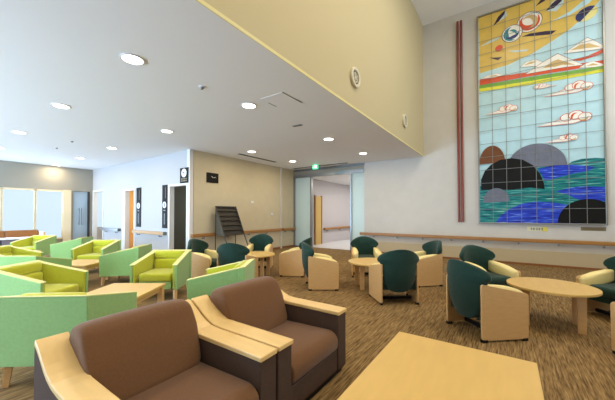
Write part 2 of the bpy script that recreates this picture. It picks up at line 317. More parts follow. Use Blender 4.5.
# ---------------------------------------------------------------- mural
MURAL=[('yellow',[(0,5.93),(0.028,4.307),(0.685,4.355),(1.234,4.509),(1.645,4.705),(1.938,4.86),(2.219,5.071),(2.444,5.291),(2.559,5.43),(2.559,5.93),(2.559,5.93)]),
('sky',[(1.626,5.216),(1.989,5.243),(2.313,5.389),(2.535,5.56),(2.471,5.68),(2.178,5.464),(1.99,5.332)]),
('mist',[(0.021,5.078),(0.281,5.173),(0.507,5.202),(0.471,5.143),(0.219,5.1)]),
('mist',[(0.688,4.753),(0.94,4.685),(1.156,4.649),(1.102,4.606),(0.856,4.657)]),
('mist',[(0.435,5.727),(0.669,5.862),(0.685,5.729),(0.523,5.651)]),
('plum',[(0.362,5.568),(0.477,5.782),(0.659,5.923),(0.617,5.784),(0.493,5.648)]),
('plum',[(0.998,5.03),(1.187,5.058),(1.498,5.007),(1.722,4.945),(1.622,4.877),(1.343,4.942)]),
('plum',[(1.309,5.74),(1.43,5.877),(1.558,5.921),(1.506,5.811)]),
('mist',[(1.528,5.517),(1.656,5.715),(1.876,5.784),(1.874,5.591),(1.727,5.438)]),
('plum',[(1.518,5.535),(1.655,5.683),(1.862,5.809),(1.827,5.656),(1.679,5.542)]),
('plum',[(0.264,4.688),(0.426,4.645),(0.572,4.621),(0.466,4.554),(0.366,4.621)]),
('red',[(0.583,4.887),(0.579,4.915),(0.566,4.94),(0.546,4.96),(0.521,4.973),(0.493,4.977),(0.465,4.973),(0.44,4.96),(0.42,4.94),(0.407,4.915),(0.403,4.887),(0.407,4.859),(0.42,4.834),(0.44,4.814),(0.465,4.801),(0.493,4.797),(0.521,4.801),(0.546,4.814),(0.566,4.834),(0.579,4.859)]),
('brown',[(1.449,5.375),(1.442,5.436),(1.422,5.494),(1.389,5.546),(1.345,5.59),(1.293,5.623),(1.235,5.643),(1.174,5.65),(1.113,5.643),(1.055,5.623),(1.003,5.59),(0.959,5.546),(0.926,5.494),(0.906,5.436),(0.899,5.375),(0.906,5.314),(0.926,5.256),(0.959,5.204),(1.003,5.16),(1.055,5.127),(1.113,5.107),(1.174,5.1),(1.235,5.107),(1.293,5.127),(1.345,5.16),(1.389,5.204),(1.422,5.256),(1.442,5.314)]),
('cloud',[(1.436,5.375),(1.429,5.433),(1.41,5.489),(1.379,5.538),(1.337,5.58),(1.288,5.611),(1.232,5.63),(1.174,5.637),(1.116,5.63),(1.06,5.611),(1.011,5.58),(0.969,5.538),(0.938,5.489),(0.919,5.433),(0.912,5.375),(0.919,5.317),(0.938,5.261),(0.969,5.212),(1.011,5.17),(1.06,5.139),(1.116,5.12),(1.174,5.113),(1.232,5.12),(1.288,5.139),(1.337,5.17),(1.379,5.212),(1.41,5.261),(1.429,5.317)]),
('red',[(1.062,5.57),(1.013,5.533),(0.977,5.484),(0.955,5.427),(0.949,5.366),(0.96,5.306),(0.986,5.251),(1.026,5.205),(1.077,5.172),(1.135,5.153),(1.196,5.151),(1.255,5.165),(1.308,5.195),(1.352,5.237),(1.382,5.29),(1.397,5.349),(1.396,5.41),(1.379,5.468),(1.346,5.52),(1.357,5.458),(1.351,5.403),(1.33,5.357),(1.302,5.323),(1.27,5.301),(1.239,5.288),(1.209,5.283),(1.183,5.283),(1.158,5.286),(1.134,5.292),(1.109,5.301),(1.084,5.316),(1.058,5.338),(1.036,5.37),(1.021,5.411),(1.017,5.461),(1.03,5.516)]),
('sand',[(1.143,5.198),(1.186,5.195),(1.229,5.204),(1.268,5.222),(1.303,5.249),(1.329,5.283),(1.346,5.323),(1.354,5.366),(1.351,5.41),(1.337,5.451),(1.314,5.488),(1.283,5.518),(1.245,5.54),(1.204,5.553),(1.16,5.554),(1.117,5.546),(1.078,5.527),(1.044,5.5),(1.018,5.465),(1.059,5.485),(1.1,5.493),(1.136,5.489),(1.166,5.478),(1.188,5.462),(1.204,5.445),(1.215,5.429),(1.222,5.414),(1.228,5.4),(1.235,5.387),(1.241,5.372),(1.247,5.353),(1.25,5.33),(1.247,5.303),(1.237,5.273),(1.216,5.243),(1.185,5.216)]),
('navy',[(1.409,5.461),(1.402,5.478),(1.393,5.496),(1.383,5.512),(1.372,5.528),(1.359,5.543),(1.346,5.557),(1.331,5.57),(1.315,5.581),(1.299,5.592),(1.282,5.601),(1.264,5.608),(1.246,5.614),(1.227,5.619),(1.208,5.623),(1.189,5.625),(1.169,5.625),(1.15,5.624),(1.131,5.621),(1.15,5.621),(1.169,5.62),(1.188,5.617),(1.207,5.613),(1.224,5.608),(1.242,5.602),(1.259,5.595),(1.275,5.587),(1.292,5.579),(1.307,5.569),(1.322,5.559),(1.337,5.547),(1.351,5.535),(1.364,5.522),(1.377,5.508),(1.388,5.493),(1.399,5.477)]),
('navy',[(1.029,5.192),(1.023,5.244),(1.006,5.294),(0.978,5.339),(0.941,5.376),(0.896,5.404),(0.846,5.421),(0.794,5.427),(0.742,5.421),(0.692,5.404),(0.647,5.376),(0.61,5.339),(0.582,5.294),(0.565,5.244),(0.559,5.192),(0.565,5.14),(0.582,5.09),(0.61,5.045),(0.647,5.008),(0.692,4.98),(0.742,4.963),(0.794,4.957),(0.846,4.963),(0.896,4.98),(0.941,5.008),(0.978,5.045),(1.006,5.09),(1.023,5.14)]),
('cloud',[(1.016,5.192),(1.01,5.241),(0.994,5.288),(0.968,5.33),(0.932,5.366),(0.89,5.392),(0.843,5.408),(0.794,5.414),(0.745,5.408),(0.698,5.392),(0.656,5.366),(0.62,5.33),(0.594,5.288),(0.578,5.241),(0.572,5.192),(0.578,5.143),(0.594,5.096),(0.62,5.054),(0.656,5.018),(0.698,4.992),(0.745,4.976),(0.794,4.97),(0.843,4.976),(0.89,4.992),(0.932,5.018),(0.968,5.054),(0.994,5.096),(1.01,5.143)]),
('tealm',[(0.794,5.387),(0.756,5.383),(0.72,5.373),(0.687,5.355),(0.657,5.331),(0.633,5.302),(0.615,5.269),(0.603,5.233),(0.599,5.196),(0.602,5.158),(0.612,5.122),(0.629,5.088),(0.652,5.058),(0.681,5.033),(0.713,5.014),(0.749,5.002),(0.786,4.997),(0.824,4.999),(0.861,5.009),(0.821,5.02),(0.788,5.038),(0.763,5.061),(0.745,5.085),(0.734,5.108),(0.728,5.129),(0.724,5.148),(0.722,5.164),(0.72,5.179),(0.717,5.193),(0.714,5.209),(0.71,5.228),(0.709,5.25),(0.711,5.276),(0.72,5.305),(0.736,5.335),(0.76,5.363)]),
('navy',[(0.648,5.139),(0.659,5.116),(0.673,5.095),(0.691,5.076),(0.711,5.061),(0.734,5.049),(0.758,5.041),(0.783,5.037),(0.809,5.038),(0.834,5.042),(0.858,5.051),(0.88,5.063),(0.9,5.079),(0.917,5.098),(0.931,5.12),(0.941,5.143),(0.947,5.168),(0.949,5.194),(0.947,5.219),(0.932,5.193),(0.915,5.173),(0.896,5.158),(0.877,5.148),(0.859,5.142),(0.844,5.139),(0.831,5.137),(0.819,5.136),(0.81,5.134),(0.8,5.131),(0.79,5.126),(0.777,5.121),(0.762,5.116),(0.744,5.113),(0.723,5.112),(0.699,5.115),(0.673,5.124)]),
('tealm',[(0.878,5.121),(0.889,5.136),(0.897,5.152),(0.902,5.17),(0.904,5.188),(0.903,5.206),(0.899,5.224),(0.893,5.24),(0.883,5.256),(0.872,5.27),(0.858,5.281),(0.842,5.291),(0.826,5.297),(0.808,5.301),(0.79,5.302),(0.772,5.3),(0.754,5.295),(0.738,5.287),(0.723,5.276),(0.744,5.276),(0.763,5.272),(0.779,5.265),(0.791,5.257),(0.801,5.248),(0.808,5.239),(0.813,5.232),(0.818,5.225),(0.822,5.22),(0.827,5.216),(0.834,5.211),(0.841,5.206),(0.85,5.199),(0.859,5.189),(0.867,5.177),(0.874,5.161),(0.878,5.142)]),
('cream',[(2.477,5.239),(2.453,5.274),(2.417,5.302),(2.372,5.318),(2.322,5.324),(2.269,5.317),(2.217,5.3),(2.17,5.271),(2.131,5.235),(2.103,5.193),(2.087,5.148),(2.085,5.103),(2.097,5.061),(2.121,5.026),(2.157,4.998),(2.202,4.982),(2.252,4.976),(2.305,4.983),(2.357,5),(2.404,5.029),(2.443,5.065),(2.471,5.107),(2.487,5.152),(2.489,5.197)]),
('navy',[(2.443,5.283),(2.407,5.305),(2.365,5.317),(2.317,5.32),(2.268,5.312),(2.221,5.296),(2.177,5.27),(2.139,5.238),(2.11,5.2),(2.092,5.159),(2.085,5.118),(2.09,5.079),(2.107,5.044),(2.134,5.015),(2.17,4.994)]),
('plum',[(2.348,5.252),(2.335,5.267),(2.315,5.276),(2.29,5.279),(2.261,5.275),(2.232,5.264),(2.205,5.249),(2.183,5.229),(2.169,5.208),(2.163,5.187),(2.166,5.168),(2.179,5.153),(2.199,5.144),(2.224,5.141),(2.253,5.145),(2.282,5.156),(2.309,5.171),(2.331,5.191),(2.345,5.212),(2.351,5.233)]),
('red',[(0.026,4.125),(0.567,4.08),(1.177,4.022),(1.976,3.975),(2.559,3.916),(2.559,3.813),(1.975,3.849),(1.176,3.907),(0.566,3.939),(0.025,3.957)]),
('red',[(1.977,4.096),(2.298,4.103),(2.559,4.186),(2.559,4.095),(2.474,4.061),(2.162,4.021)]),
('green',[(0.012,3.953),(1.176,3.887),(1.974,3.823),(2.559,3.787),(2.559,3.707),(1.973,3.735),(1.175,3.78),(0.011,3.858)]),
('lemon',[(0.011,3.858),(1.175,3.78),(1.973,3.735),(2.559,3.707),(2.559,3.634),(1.972,3.646),(1.174,3.679),(0.011,3.77)]),
('brown',[(0.955,4.204),(1.096,4.321),(1.298,4.329),(1.498,4.168),(1.418,4.109),(1.176,4.166)]),
('cloud',[(0.963,4.205),(1.1,4.315),(1.296,4.323),(1.49,4.171),(1.413,4.115),(1.178,4.169)]),
('sand',[(1.045,4.236),(1.179,4.291),(1.311,4.265),(1.205,4.229)]),
('brown',[(1.061,3.981),(1.431,4.206),(1.741,4.344),(1.962,4.137),(2.221,3.897),(1.788,3.946)]),
('cloud',[(1.08,3.987),(1.439,4.199),(1.74,4.329),(1.954,4.134),(2.206,3.908),(1.785,3.954)]),
('sand',[(1.437,4.048),(1.64,4.165),(1.748,4.184),(2.069,3.948),(1.834,4.017),(1.688,4.008)]),
('brown',[(1.849,4.295),(2.068,4.437),(2.295,4.563),(2.44,4.42),(2.559,4.284),(2.559,4.19),(2.301,4.219)]),
('cloud',[(1.861,4.298),(2.074,4.432),(2.294,4.551),(2.435,4.416),(2.559,4.279),(2.559,4.199),(2.3,4.227)]),
('sand',[(1.98,4.336),(2.166,4.42),(2.324,4.404),(2.52,4.253),(2.256,4.297)]),
('brown',[(2.13,3.853),(2.247,3.923),(2.385,3.946),(2.519,3.853),(2.559,3.824),(2.559,3.773),(2.384,3.79)]),
('cloud',[(2.137,3.853),(2.251,3.919),(2.385,3.941),(2.515,3.853),(2.559,3.822),(2.559,3.777),(2.384,3.794)]),
('sand',[(2.251,3.857),(2.385,3.892),(2.493,3.823)]),
('brown',[(0.048,4.131),(0.208,4.187),(0.454,4.185),(0.633,4.075),(0.453,4.08)]),
('cloud',[(0.057,4.131),(0.212,4.184),(0.451,4.182),(0.625,4.078),(0.45,4.083)]),
('sand',[(0.211,4.133),(0.392,4.149),(0.48,4.103)]),
('red',[(1.449,3.281),(1.761,3.364),(1.969,3.405),(2.229,3.426),(2.359,3.312),(2.073,3.249),(1.709,3.265)]),
('cloud',[(1.449,3.291),(1.761,3.353),(1.969,3.395),(2.229,3.416),(2.359,3.322),(2.073,3.26),(1.709,3.275)]),
('red',[(2.08,3.405),(2.074,3.433),(2.059,3.459),(2.034,3.479),(2.003,3.492),(1.969,3.496),(1.935,3.492),(1.904,3.479),(1.879,3.459),(1.864,3.433),(1.858,3.405),(1.864,3.377),(1.879,3.352),(1.904,3.332),(1.935,3.319),(1.969,3.315),(2.003,3.319),(2.034,3.332),(2.059,3.352),(2.074,3.377)]),
('cloud',[(2.068,3.405),(2.063,3.43),(2.049,3.452),(2.027,3.469),(2,3.481),(1.969,3.484),(1.938,3.481),(1.911,3.469),(1.889,3.452),(1.875,3.43),(1.87,3.405),(1.875,3.381),(1.889,3.359),(1.911,3.341),(1.938,3.33),(1.969,3.326),(2,3.33),(2.027,3.341),(2.049,3.359),(2.063,3.381)]),
('red',[(2.253,3.431),(2.247,3.464),(2.229,3.493),(2.2,3.517),(2.165,3.531),(2.125,3.537),(2.085,3.531),(2.05,3.517),(2.021,3.493),(2.003,3.464),(1.997,3.431),(2.003,3.399),(2.021,3.37),(2.05,3.346),(2.085,3.331),(2.125,3.326),(2.165,3.331),(2.2,3.346),(2.229,3.37),(2.247,3.399)]),
('cloud',[(2.239,3.431),(2.234,3.46),(2.218,3.485),(2.192,3.505),(2.16,3.518),(2.125,3.523),(2.09,3.518),(2.058,3.505),(2.032,3.485),(2.016,3.46),(2.011,3.431),(2.016,3.403),(2.032,3.378),(2.058,3.357),(2.09,3.344),(2.125,3.34),(2.16,3.344),(2.192,3.357),(2.218,3.378),(2.234,3.403)]),
('red',[(2.387,3.369),(2.381,3.399),(2.365,3.425),(2.339,3.446),(2.307,3.46),(2.271,3.465),(2.235,3.46),(2.202,3.446),(2.176,3.425),(2.16,3.399),(2.154,3.369),(2.16,3.339),(2.176,3.313),(2.202,3.292),(2.235,3.278),(2.271,3.273),(2.307,3.278),(2.339,3.292),(2.365,3.313),(2.381,3.339)]),
('cloud',[(2.375,3.369),(2.37,3.395),(2.355,3.418),(2.332,3.436),(2.303,3.448),(2.271,3.452),(2.238,3.448),(2.209,3.436),(2.186,3.418),(2.172,3.395),(2.167,3.369),(2.172,3.343),(2.186,3.32),(2.209,3.302),(2.238,3.29),(2.271,3.286),(2.303,3.29),(2.332,3.302),(2.355,3.32),(2.37,3.343)]),
('red',[(2.154,3.473),(2.141,3.479),(2.127,3.482),(2.112,3.483),(2.098,3.482),(2.084,3.477),(2.072,3.471),(2.061,3.462),(2.051,3.451),(2.044,3.438),(2.039,3.425),(2.037,3.411),(2.037,3.396),(2.04,3.382),(2.046,3.369),(2.053,3.357),(2.063,3.347),(2.075,3.338),(2.088,3.332),(2.079,3.344),(2.073,3.357),(2.07,3.37),(2.069,3.382),(2.071,3.392),(2.073,3.401),(2.076,3.408),(2.079,3.415),(2.082,3.421),(2.084,3.427),(2.088,3.433),(2.092,3.44),(2.097,3.448),(2.104,3.455),(2.113,3.463),(2.124,3.468),(2.138,3.472)]),
('sand',[(2.187,3.334),(2.192,3.322),(2.199,3.312),(2.208,3.303),(2.219,3.296),(2.23,3.29),(2.242,3.287),(2.255,3.286),(2.268,3.287),(2.28,3.29),(2.291,3.296),(2.302,3.303),(2.311,3.312),(2.318,3.322),(2.323,3.334),(2.327,3.346),(2.328,3.359),(2.327,3.371),(2.323,3.383),(2.32,3.37),(2.315,3.359),(2.309,3.349),(2.301,3.342),(2.294,3.336),(2.287,3.332),(2.28,3.329),(2.273,3.327),(2.267,3.324),(2.261,3.322),(2.255,3.32),(2.248,3.318),(2.24,3.316),(2.23,3.316),(2.22,3.317),(2.209,3.32),(2.197,3.325)]),
('red',[(1.718,3.529),(1.562,3.57),(1.458,3.591),(1.328,3.602),(1.263,3.544),(1.406,3.513),(1.588,3.521)]),
('cloud',[(1.718,3.534),(1.562,3.565),(1.458,3.586),(1.328,3.596),(1.263,3.55),(1.406,3.518),(1.588,3.526)]),
('red',[(1.513,3.591),(1.511,3.605),(1.503,3.618),(1.491,3.628),(1.475,3.634),(1.458,3.637),(1.441,3.634),(1.425,3.628),(1.413,3.618),(1.405,3.605),(1.403,3.591),(1.405,3.577),(1.413,3.564),(1.425,3.554),(1.441,3.548),(1.458,3.546),(1.475,3.548),(1.491,3.554),(1.503,3.564),(1.511,3.577)]),
('cloud',[(1.507,3.591),(1.505,3.603),(1.498,3.614),(1.487,3.623),(1.473,3.629),(1.458,3.631),(1.443,3.629),(1.429,3.623),(1.418,3.614),(1.411,3.603),(1.409,3.591),(1.411,3.579),(1.418,3.568),(1.429,3.559),(1.443,3.554),(1.458,3.552),(1.473,3.554),(1.487,3.559),(1.498,3.568),(1.505,3.579)]),
('red',[(1.444,3.604),(1.441,3.62),(1.432,3.635),(1.418,3.647),(1.4,3.654),(1.38,3.657),(1.36,3.654),(1.342,3.647),(1.328,3.635),(1.319,3.62),(1.316,3.604),(1.319,3.588),(1.328,3.573),(1.342,3.562),(1.36,3.554),(1.38,3.552),(1.4,3.554),(1.418,3.562),(1.432,3.573),(1.441,3.588)]),
('cloud',[(1.437,3.604),(1.434,3.618),(1.426,3.631),(1.414,3.641),(1.398,3.648),(1.38,3.65),(1.362,3.648),(1.346,3.641),(1.334,3.631),(1.326,3.618),(1.323,3.604),(1.326,3.59),(1.334,3.577),(1.346,3.567),(1.362,3.561),(1.38,3.558),(1.398,3.561),(1.414,3.567),(1.426,3.577),(1.434,3.59)]),
('red',[(1.365,3.573),(1.363,3.588),(1.354,3.601),(1.341,3.612),(1.325,3.618),(1.307,3.621),(1.289,3.618),(1.273,3.612),(1.26,3.601),(1.252,3.588),(1.249,3.573),(1.252,3.558),(1.26,3.545),(1.273,3.534),(1.289,3.528),(1.307,3.525),(1.325,3.528),(1.341,3.534),(1.354,3.545),(1.363,3.558)]),
('cloud',[(1.359,3.573),(1.357,3.586),(1.349,3.597),(1.338,3.607),(1.323,3.613),(1.307,3.615),(1.291,3.613),(1.277,3.607),(1.265,3.597),(1.258,3.586),(1.255,3.573),(1.258,3.56),(1.265,3.549),(1.277,3.539),(1.291,3.533),(1.307,3.531),(1.323,3.533),(1.338,3.539),(1.349,3.549),(1.357,3.56)]),
('red',[(1.405,3.625),(1.398,3.628),(1.391,3.63),(1.384,3.63),(1.377,3.629),(1.37,3.627),(1.364,3.624),(1.358,3.619),(1.353,3.614),(1.35,3.608),(1.347,3.601),(1.346,3.594),(1.346,3.587),(1.348,3.58),(1.351,3.573),(1.355,3.567),(1.36,3.562),(1.365,3.558),(1.372,3.555),(1.367,3.561),(1.364,3.567),(1.363,3.573),(1.363,3.579),(1.363,3.584),(1.364,3.589),(1.366,3.593),(1.367,3.596),(1.369,3.599),(1.37,3.602),(1.372,3.605),(1.374,3.609),(1.376,3.612),(1.38,3.616),(1.384,3.62),(1.39,3.623),(1.397,3.625)]),
('sand',[(1.281,3.555),(1.283,3.55),(1.287,3.544),(1.292,3.54),(1.297,3.536),(1.303,3.534),(1.309,3.532),(1.315,3.531),(1.321,3.532),(1.327,3.534),(1.333,3.536),(1.338,3.54),(1.343,3.544),(1.347,3.55),(1.349,3.555),(1.351,3.561),(1.351,3.568),(1.351,3.574),(1.349,3.58),(1.348,3.574),(1.345,3.568),(1.342,3.563),(1.338,3.559),(1.334,3.557),(1.331,3.555),(1.327,3.553),(1.324,3.552),(1.321,3.551),(1.318,3.55),(1.315,3.549),(1.311,3.547),(1.307,3.547),(1.303,3.546),(1.297,3.547),(1.292,3.548),(1.286,3.551)]),
('red',[(0.147,3.055),(0.399,3.122),(0.567,3.155),(0.777,3.172),(0.882,3.08),(0.651,3.029),(0.357,3.042)]),
('cloud',[(0.147,3.063),(0.399,3.113),(0.567,3.147),(0.777,3.164),(0.882,3.088),(0.651,3.038),(0.357,3.05)]),
('red',[(0.656,3.155),(0.652,3.178),(0.639,3.199),(0.62,3.215),(0.595,3.225),(0.567,3.229),(0.539,3.225),(0.514,3.215),(0.495,3.199),(0.482,3.178),(0.478,3.155),(0.482,3.133),(0.495,3.112),(0.514,3.096),(0.539,3.086),(0.567,3.082),(0.595,3.086),(0.62,3.096),(0.639,3.112),(0.652,3.133)]),
('cloud',[(0.647,3.155),(0.643,3.175),(0.632,3.193),(0.614,3.207),(0.592,3.216),(0.567,3.219),(0.542,3.216),(0.52,3.207),(0.502,3.193),(0.491,3.175),(0.487,3.155),(0.491,3.136),(0.502,3.118),(0.52,3.104),(0.542,3.095),(0.567,3.092),(0.592,3.095),(0.614,3.104),(0.632,3.118),(0.643,3.136)]),
('red',[(0.796,3.176),(0.791,3.203),(0.777,3.226),(0.754,3.245),(0.725,3.257),(0.693,3.261),(0.661,3.257),(0.632,3.245),(0.609,3.226),(0.595,3.203),(0.59,3.176),(0.595,3.15),(0.609,3.126),(0.632,3.108),(0.661,3.096),(0.693,3.091),(0.725,3.096),(0.754,3.108),(0.777,3.126),(0.791,3.15)]),
('cloud',[(0.785,3.176),(0.781,3.199),(0.768,3.22),(0.747,3.236),(0.722,3.247),(0.693,3.25),(0.664,3.247),(0.639,3.236),(0.618,3.22),(0.605,3.199),(0.601,3.176),(0.605,3.154),(0.618,3.133),(0.639,3.117),(0.664,3.106),(0.693,3.102),(0.722,3.106),(0.747,3.117),(0.768,3.133),(0.781,3.154)]),
('red',[(0.905,3.126),(0.9,3.15),(0.887,3.171),(0.866,3.189),(0.84,3.199),(0.811,3.203),(0.782,3.199),(0.755,3.189),(0.734,3.171),(0.721,3.15),(0.717,3.126),(0.721,3.102),(0.734,3.081),(0.755,3.063),(0.782,3.053),(0.811,3.049),(0.84,3.053),(0.866,3.063),(0.887,3.081),(0.9,3.102)]),
('cloud',[(0.895,3.126),(0.89,3.147),(0.879,3.165),(0.86,3.18),(0.837,3.19),(0.811,3.193),(0.785,3.19),(0.761,3.18),(0.743,3.165),(0.731,3.147),(0.727,3.126),(0.731,3.105),(0.743,3.087),(0.761,3.072),(0.785,3.062),(0.811,3.059),(0.837,3.062),(0.86,3.072),(0.879,3.087),(0.89,3.105)]),
('red',[(0.716,3.21),(0.706,3.215),(0.694,3.218),(0.683,3.218),(0.671,3.217),(0.66,3.213),(0.65,3.208),(0.641,3.201),(0.633,3.192),(0.628,3.182),(0.624,3.171),(0.622,3.16),(0.622,3.148),(0.624,3.137),(0.629,3.126),(0.635,3.116),(0.643,3.108),(0.653,3.101),(0.663,3.096),(0.656,3.106),(0.651,3.117),(0.648,3.127),(0.648,3.136),(0.649,3.144),(0.651,3.151),(0.653,3.158),(0.656,3.163),(0.658,3.168),(0.66,3.173),(0.663,3.178),(0.666,3.184),(0.67,3.19),(0.676,3.196),(0.683,3.202),(0.693,3.206),(0.704,3.209)]),
('sand',[(0.743,3.097),(0.747,3.088),(0.753,3.08),(0.76,3.073),(0.769,3.067),(0.778,3.062),(0.788,3.06),(0.798,3.059),(0.808,3.06),(0.818,3.062),(0.827,3.067),(0.836,3.073),(0.843,3.08),(0.849,3.088),(0.853,3.097),(0.856,3.107),(0.857,3.118),(0.856,3.128),(0.853,3.138),(0.851,3.127),(0.847,3.118),(0.841,3.11),(0.835,3.104),(0.829,3.099),(0.824,3.096),(0.818,3.094),(0.813,3.092),(0.808,3.09),(0.803,3.088),(0.798,3.086),(0.792,3.085),(0.786,3.084),(0.778,3.083),(0.77,3.084),(0.761,3.086),(0.751,3.091)]),
('red',[(1.31,2.519),(1.658,2.612),(1.89,2.659),(2.18,2.682),(2.325,2.554),(2.006,2.485),(1.6,2.502)]),
('cloud',[(1.31,2.531),(1.658,2.601),(1.89,2.647),(2.18,2.67),(2.325,2.566),(2.006,2.496),(1.6,2.514)]),
('red',[(2.013,2.659),(2.007,2.69),(1.99,2.718),(1.963,2.741),(1.928,2.755),(1.89,2.76),(1.852,2.755),(1.817,2.741),(1.79,2.718),(1.773,2.69),(1.767,2.659),(1.773,2.627),(1.79,2.599),(1.817,2.577),(1.852,2.562),(1.89,2.557),(1.928,2.562),(1.963,2.577),(1.99,2.599),(2.007,2.627)]),
('cloud',[(2,2.659),(1.995,2.686),(1.979,2.71),(1.955,2.73),(1.924,2.742),(1.89,2.747),(1.856,2.742),(1.825,2.73),(1.801,2.71),(1.785,2.686),(1.78,2.659),(1.785,2.631),(1.801,2.607),(1.825,2.587),(1.856,2.575),(1.89,2.57),(1.924,2.575),(1.955,2.587),(1.979,2.607),(1.995,2.631)]),
('red',[(2.207,2.688),(2.2,2.724),(2.18,2.757),(2.148,2.783),(2.108,2.799),(2.064,2.805),(2.02,2.799),(1.98,2.783),(1.948,2.757),(1.928,2.724),(1.921,2.688),(1.928,2.651),(1.948,2.619),(1.98,2.593),(2.02,2.576),(2.064,2.57),(2.108,2.576),(2.148,2.593),(2.18,2.619),(2.2,2.651)]),
('cloud',[(2.192,2.688),(2.185,2.719),(2.167,2.748),(2.139,2.77),(2.103,2.785),(2.064,2.79),(2.025,2.785),(1.989,2.77),(1.961,2.748),(1.943,2.719),(1.936,2.688),(1.943,2.656),(1.961,2.628),(1.989,2.605),(2.025,2.591),(2.064,2.586),(2.103,2.591),(2.139,2.605),(2.167,2.628),(2.185,2.656)]),
('red',[(2.356,2.618),(2.35,2.651),(2.332,2.681),(2.303,2.704),(2.267,2.719),(2.226,2.725),(2.186,2.719),(2.15,2.704),(2.121,2.681),(2.103,2.651),(2.096,2.618),(2.103,2.585),(2.121,2.555),(2.15,2.532),(2.186,2.517),(2.226,2.511),(2.267,2.517),(2.303,2.532),(2.332,2.555),(2.35,2.585)]),
('cloud',[(2.342,2.618),(2.337,2.647),(2.32,2.673),(2.295,2.693),(2.262,2.706),(2.226,2.711),(2.191,2.706),(2.158,2.693),(2.133,2.673),(2.116,2.647),(2.11,2.618),(2.116,2.589),(2.133,2.563),(2.158,2.543),(2.191,2.53),(2.226,2.525),(2.262,2.53),(2.295,2.543),(2.32,2.563),(2.337,2.589)]),
('red',[(2.096,2.734),(2.081,2.741),(2.066,2.745),(2.05,2.746),(2.034,2.744),(2.019,2.739),(2.005,2.731),(1.992,2.721),(1.982,2.709),(1.974,2.695),(1.968,2.68),(1.966,2.665),(1.966,2.648),(1.969,2.633),(1.975,2.618),(1.984,2.605),(1.995,2.593),(2.008,2.584),(2.023,2.577),(2.012,2.591),(2.006,2.605),(2.002,2.619),(2.002,2.632),(2.003,2.643),(2.006,2.653),(2.009,2.662),(2.012,2.669),(2.016,2.676),(2.019,2.683),(2.022,2.69),(2.027,2.698),(2.032,2.706),(2.04,2.714),(2.051,2.722),(2.063,2.729),(2.079,2.733)]),
('sand',[(2.133,2.579),(2.139,2.566),(2.147,2.554),(2.157,2.544),(2.168,2.536),(2.181,2.53),(2.195,2.526),(2.209,2.525),(2.223,2.526),(2.237,2.53),(2.25,2.536),(2.261,2.544),(2.271,2.554),(2.279,2.566),(2.285,2.579),(2.289,2.592),(2.29,2.606),(2.289,2.621),(2.285,2.634),(2.282,2.619),(2.276,2.606),(2.269,2.596),(2.261,2.588),(2.252,2.581),(2.244,2.577),(2.237,2.573),(2.23,2.571),(2.223,2.568),(2.216,2.566),(2.209,2.563),(2.201,2.561),(2.192,2.559),(2.181,2.559),(2.17,2.56),(2.157,2.563),(2.145,2.569)]),
('red',[(1.451,2.075),(1.667,2.132),(1.811,2.161),(1.991,2.176),(2.081,2.096),(1.883,2.053),(1.631,2.064)]),
('cloud',[(1.451,2.082),(1.667,2.125),(1.811,2.154),(1.991,2.168),(2.081,2.104),(1.883,2.06),(1.631,2.071)]),
('red',[(1.888,2.161),(1.884,2.181),(1.873,2.198),(1.856,2.212),(1.835,2.221),(1.811,2.224),(1.787,2.221),(1.766,2.212),(1.749,2.198),(1.738,2.181),(1.734,2.161),(1.738,2.142),(1.749,2.124),(1.766,2.11),(1.787,2.101),(1.811,2.098),(1.835,2.101),(1.856,2.11),(1.873,2.124),(1.884,2.142)]),
('cloud',[(1.879,2.161),(1.876,2.178),(1.866,2.193),(1.851,2.205),(1.832,2.213),(1.811,2.216),(1.79,2.213),(1.771,2.205),(1.756,2.193),(1.746,2.178),(1.743,2.161),(1.746,2.144),(1.756,2.129),(1.771,2.117),(1.79,2.109),(1.811,2.106),(1.832,2.109),(1.851,2.117),(1.866,2.129),(1.876,2.144)]),
('red',[(2.008,2.179),(2.003,2.202),(1.991,2.222),(1.971,2.238),(1.946,2.248),(1.919,2.252),(1.892,2.248),(1.867,2.238),(1.847,2.222),(1.835,2.202),(1.83,2.179),(1.835,2.157),(1.847,2.136),(1.867,2.12),(1.892,2.11),(1.919,2.106),(1.946,2.11),(1.971,2.12),(1.991,2.136),(2.003,2.157)]),
('cloud',[(1.998,2.179),(1.994,2.199),(1.983,2.216),(1.966,2.23),(1.943,2.239),(1.919,2.243),(1.895,2.239),(1.872,2.23),(1.855,2.216),(1.844,2.199),(1.84,2.179),(1.844,2.16),(1.855,2.142),(1.872,2.128),(1.895,2.119),(1.919,2.116),(1.943,2.119),(1.966,2.128),(1.983,2.142),(1.994,2.16)]),
('red',[(2.1,2.136),(2.096,2.156),(2.085,2.175),(2.067,2.19),(2.045,2.199),(2.02,2.202),(1.995,2.199),(1.972,2.19),(1.955,2.175),(1.943,2.156),(1.939,2.136),(1.943,2.116),(1.955,2.097),(1.972,2.082),(1.995,2.073),(2.02,2.07),(2.045,2.073),(2.067,2.082),(2.085,2.097),(2.096,2.116)]),
('cloud',[(2.092,2.136),(2.088,2.154),(2.078,2.17),(2.062,2.183),(2.042,2.191),(2.02,2.194),(1.998,2.191),(1.977,2.183),(1.962,2.17),(1.951,2.154),(1.948,2.136),(1.951,2.118),(1.962,2.102),(1.977,2.089),(1.998,2.081),(2.02,2.078),(2.042,2.081),(2.062,2.089),(2.078,2.102),(2.088,2.118)]),
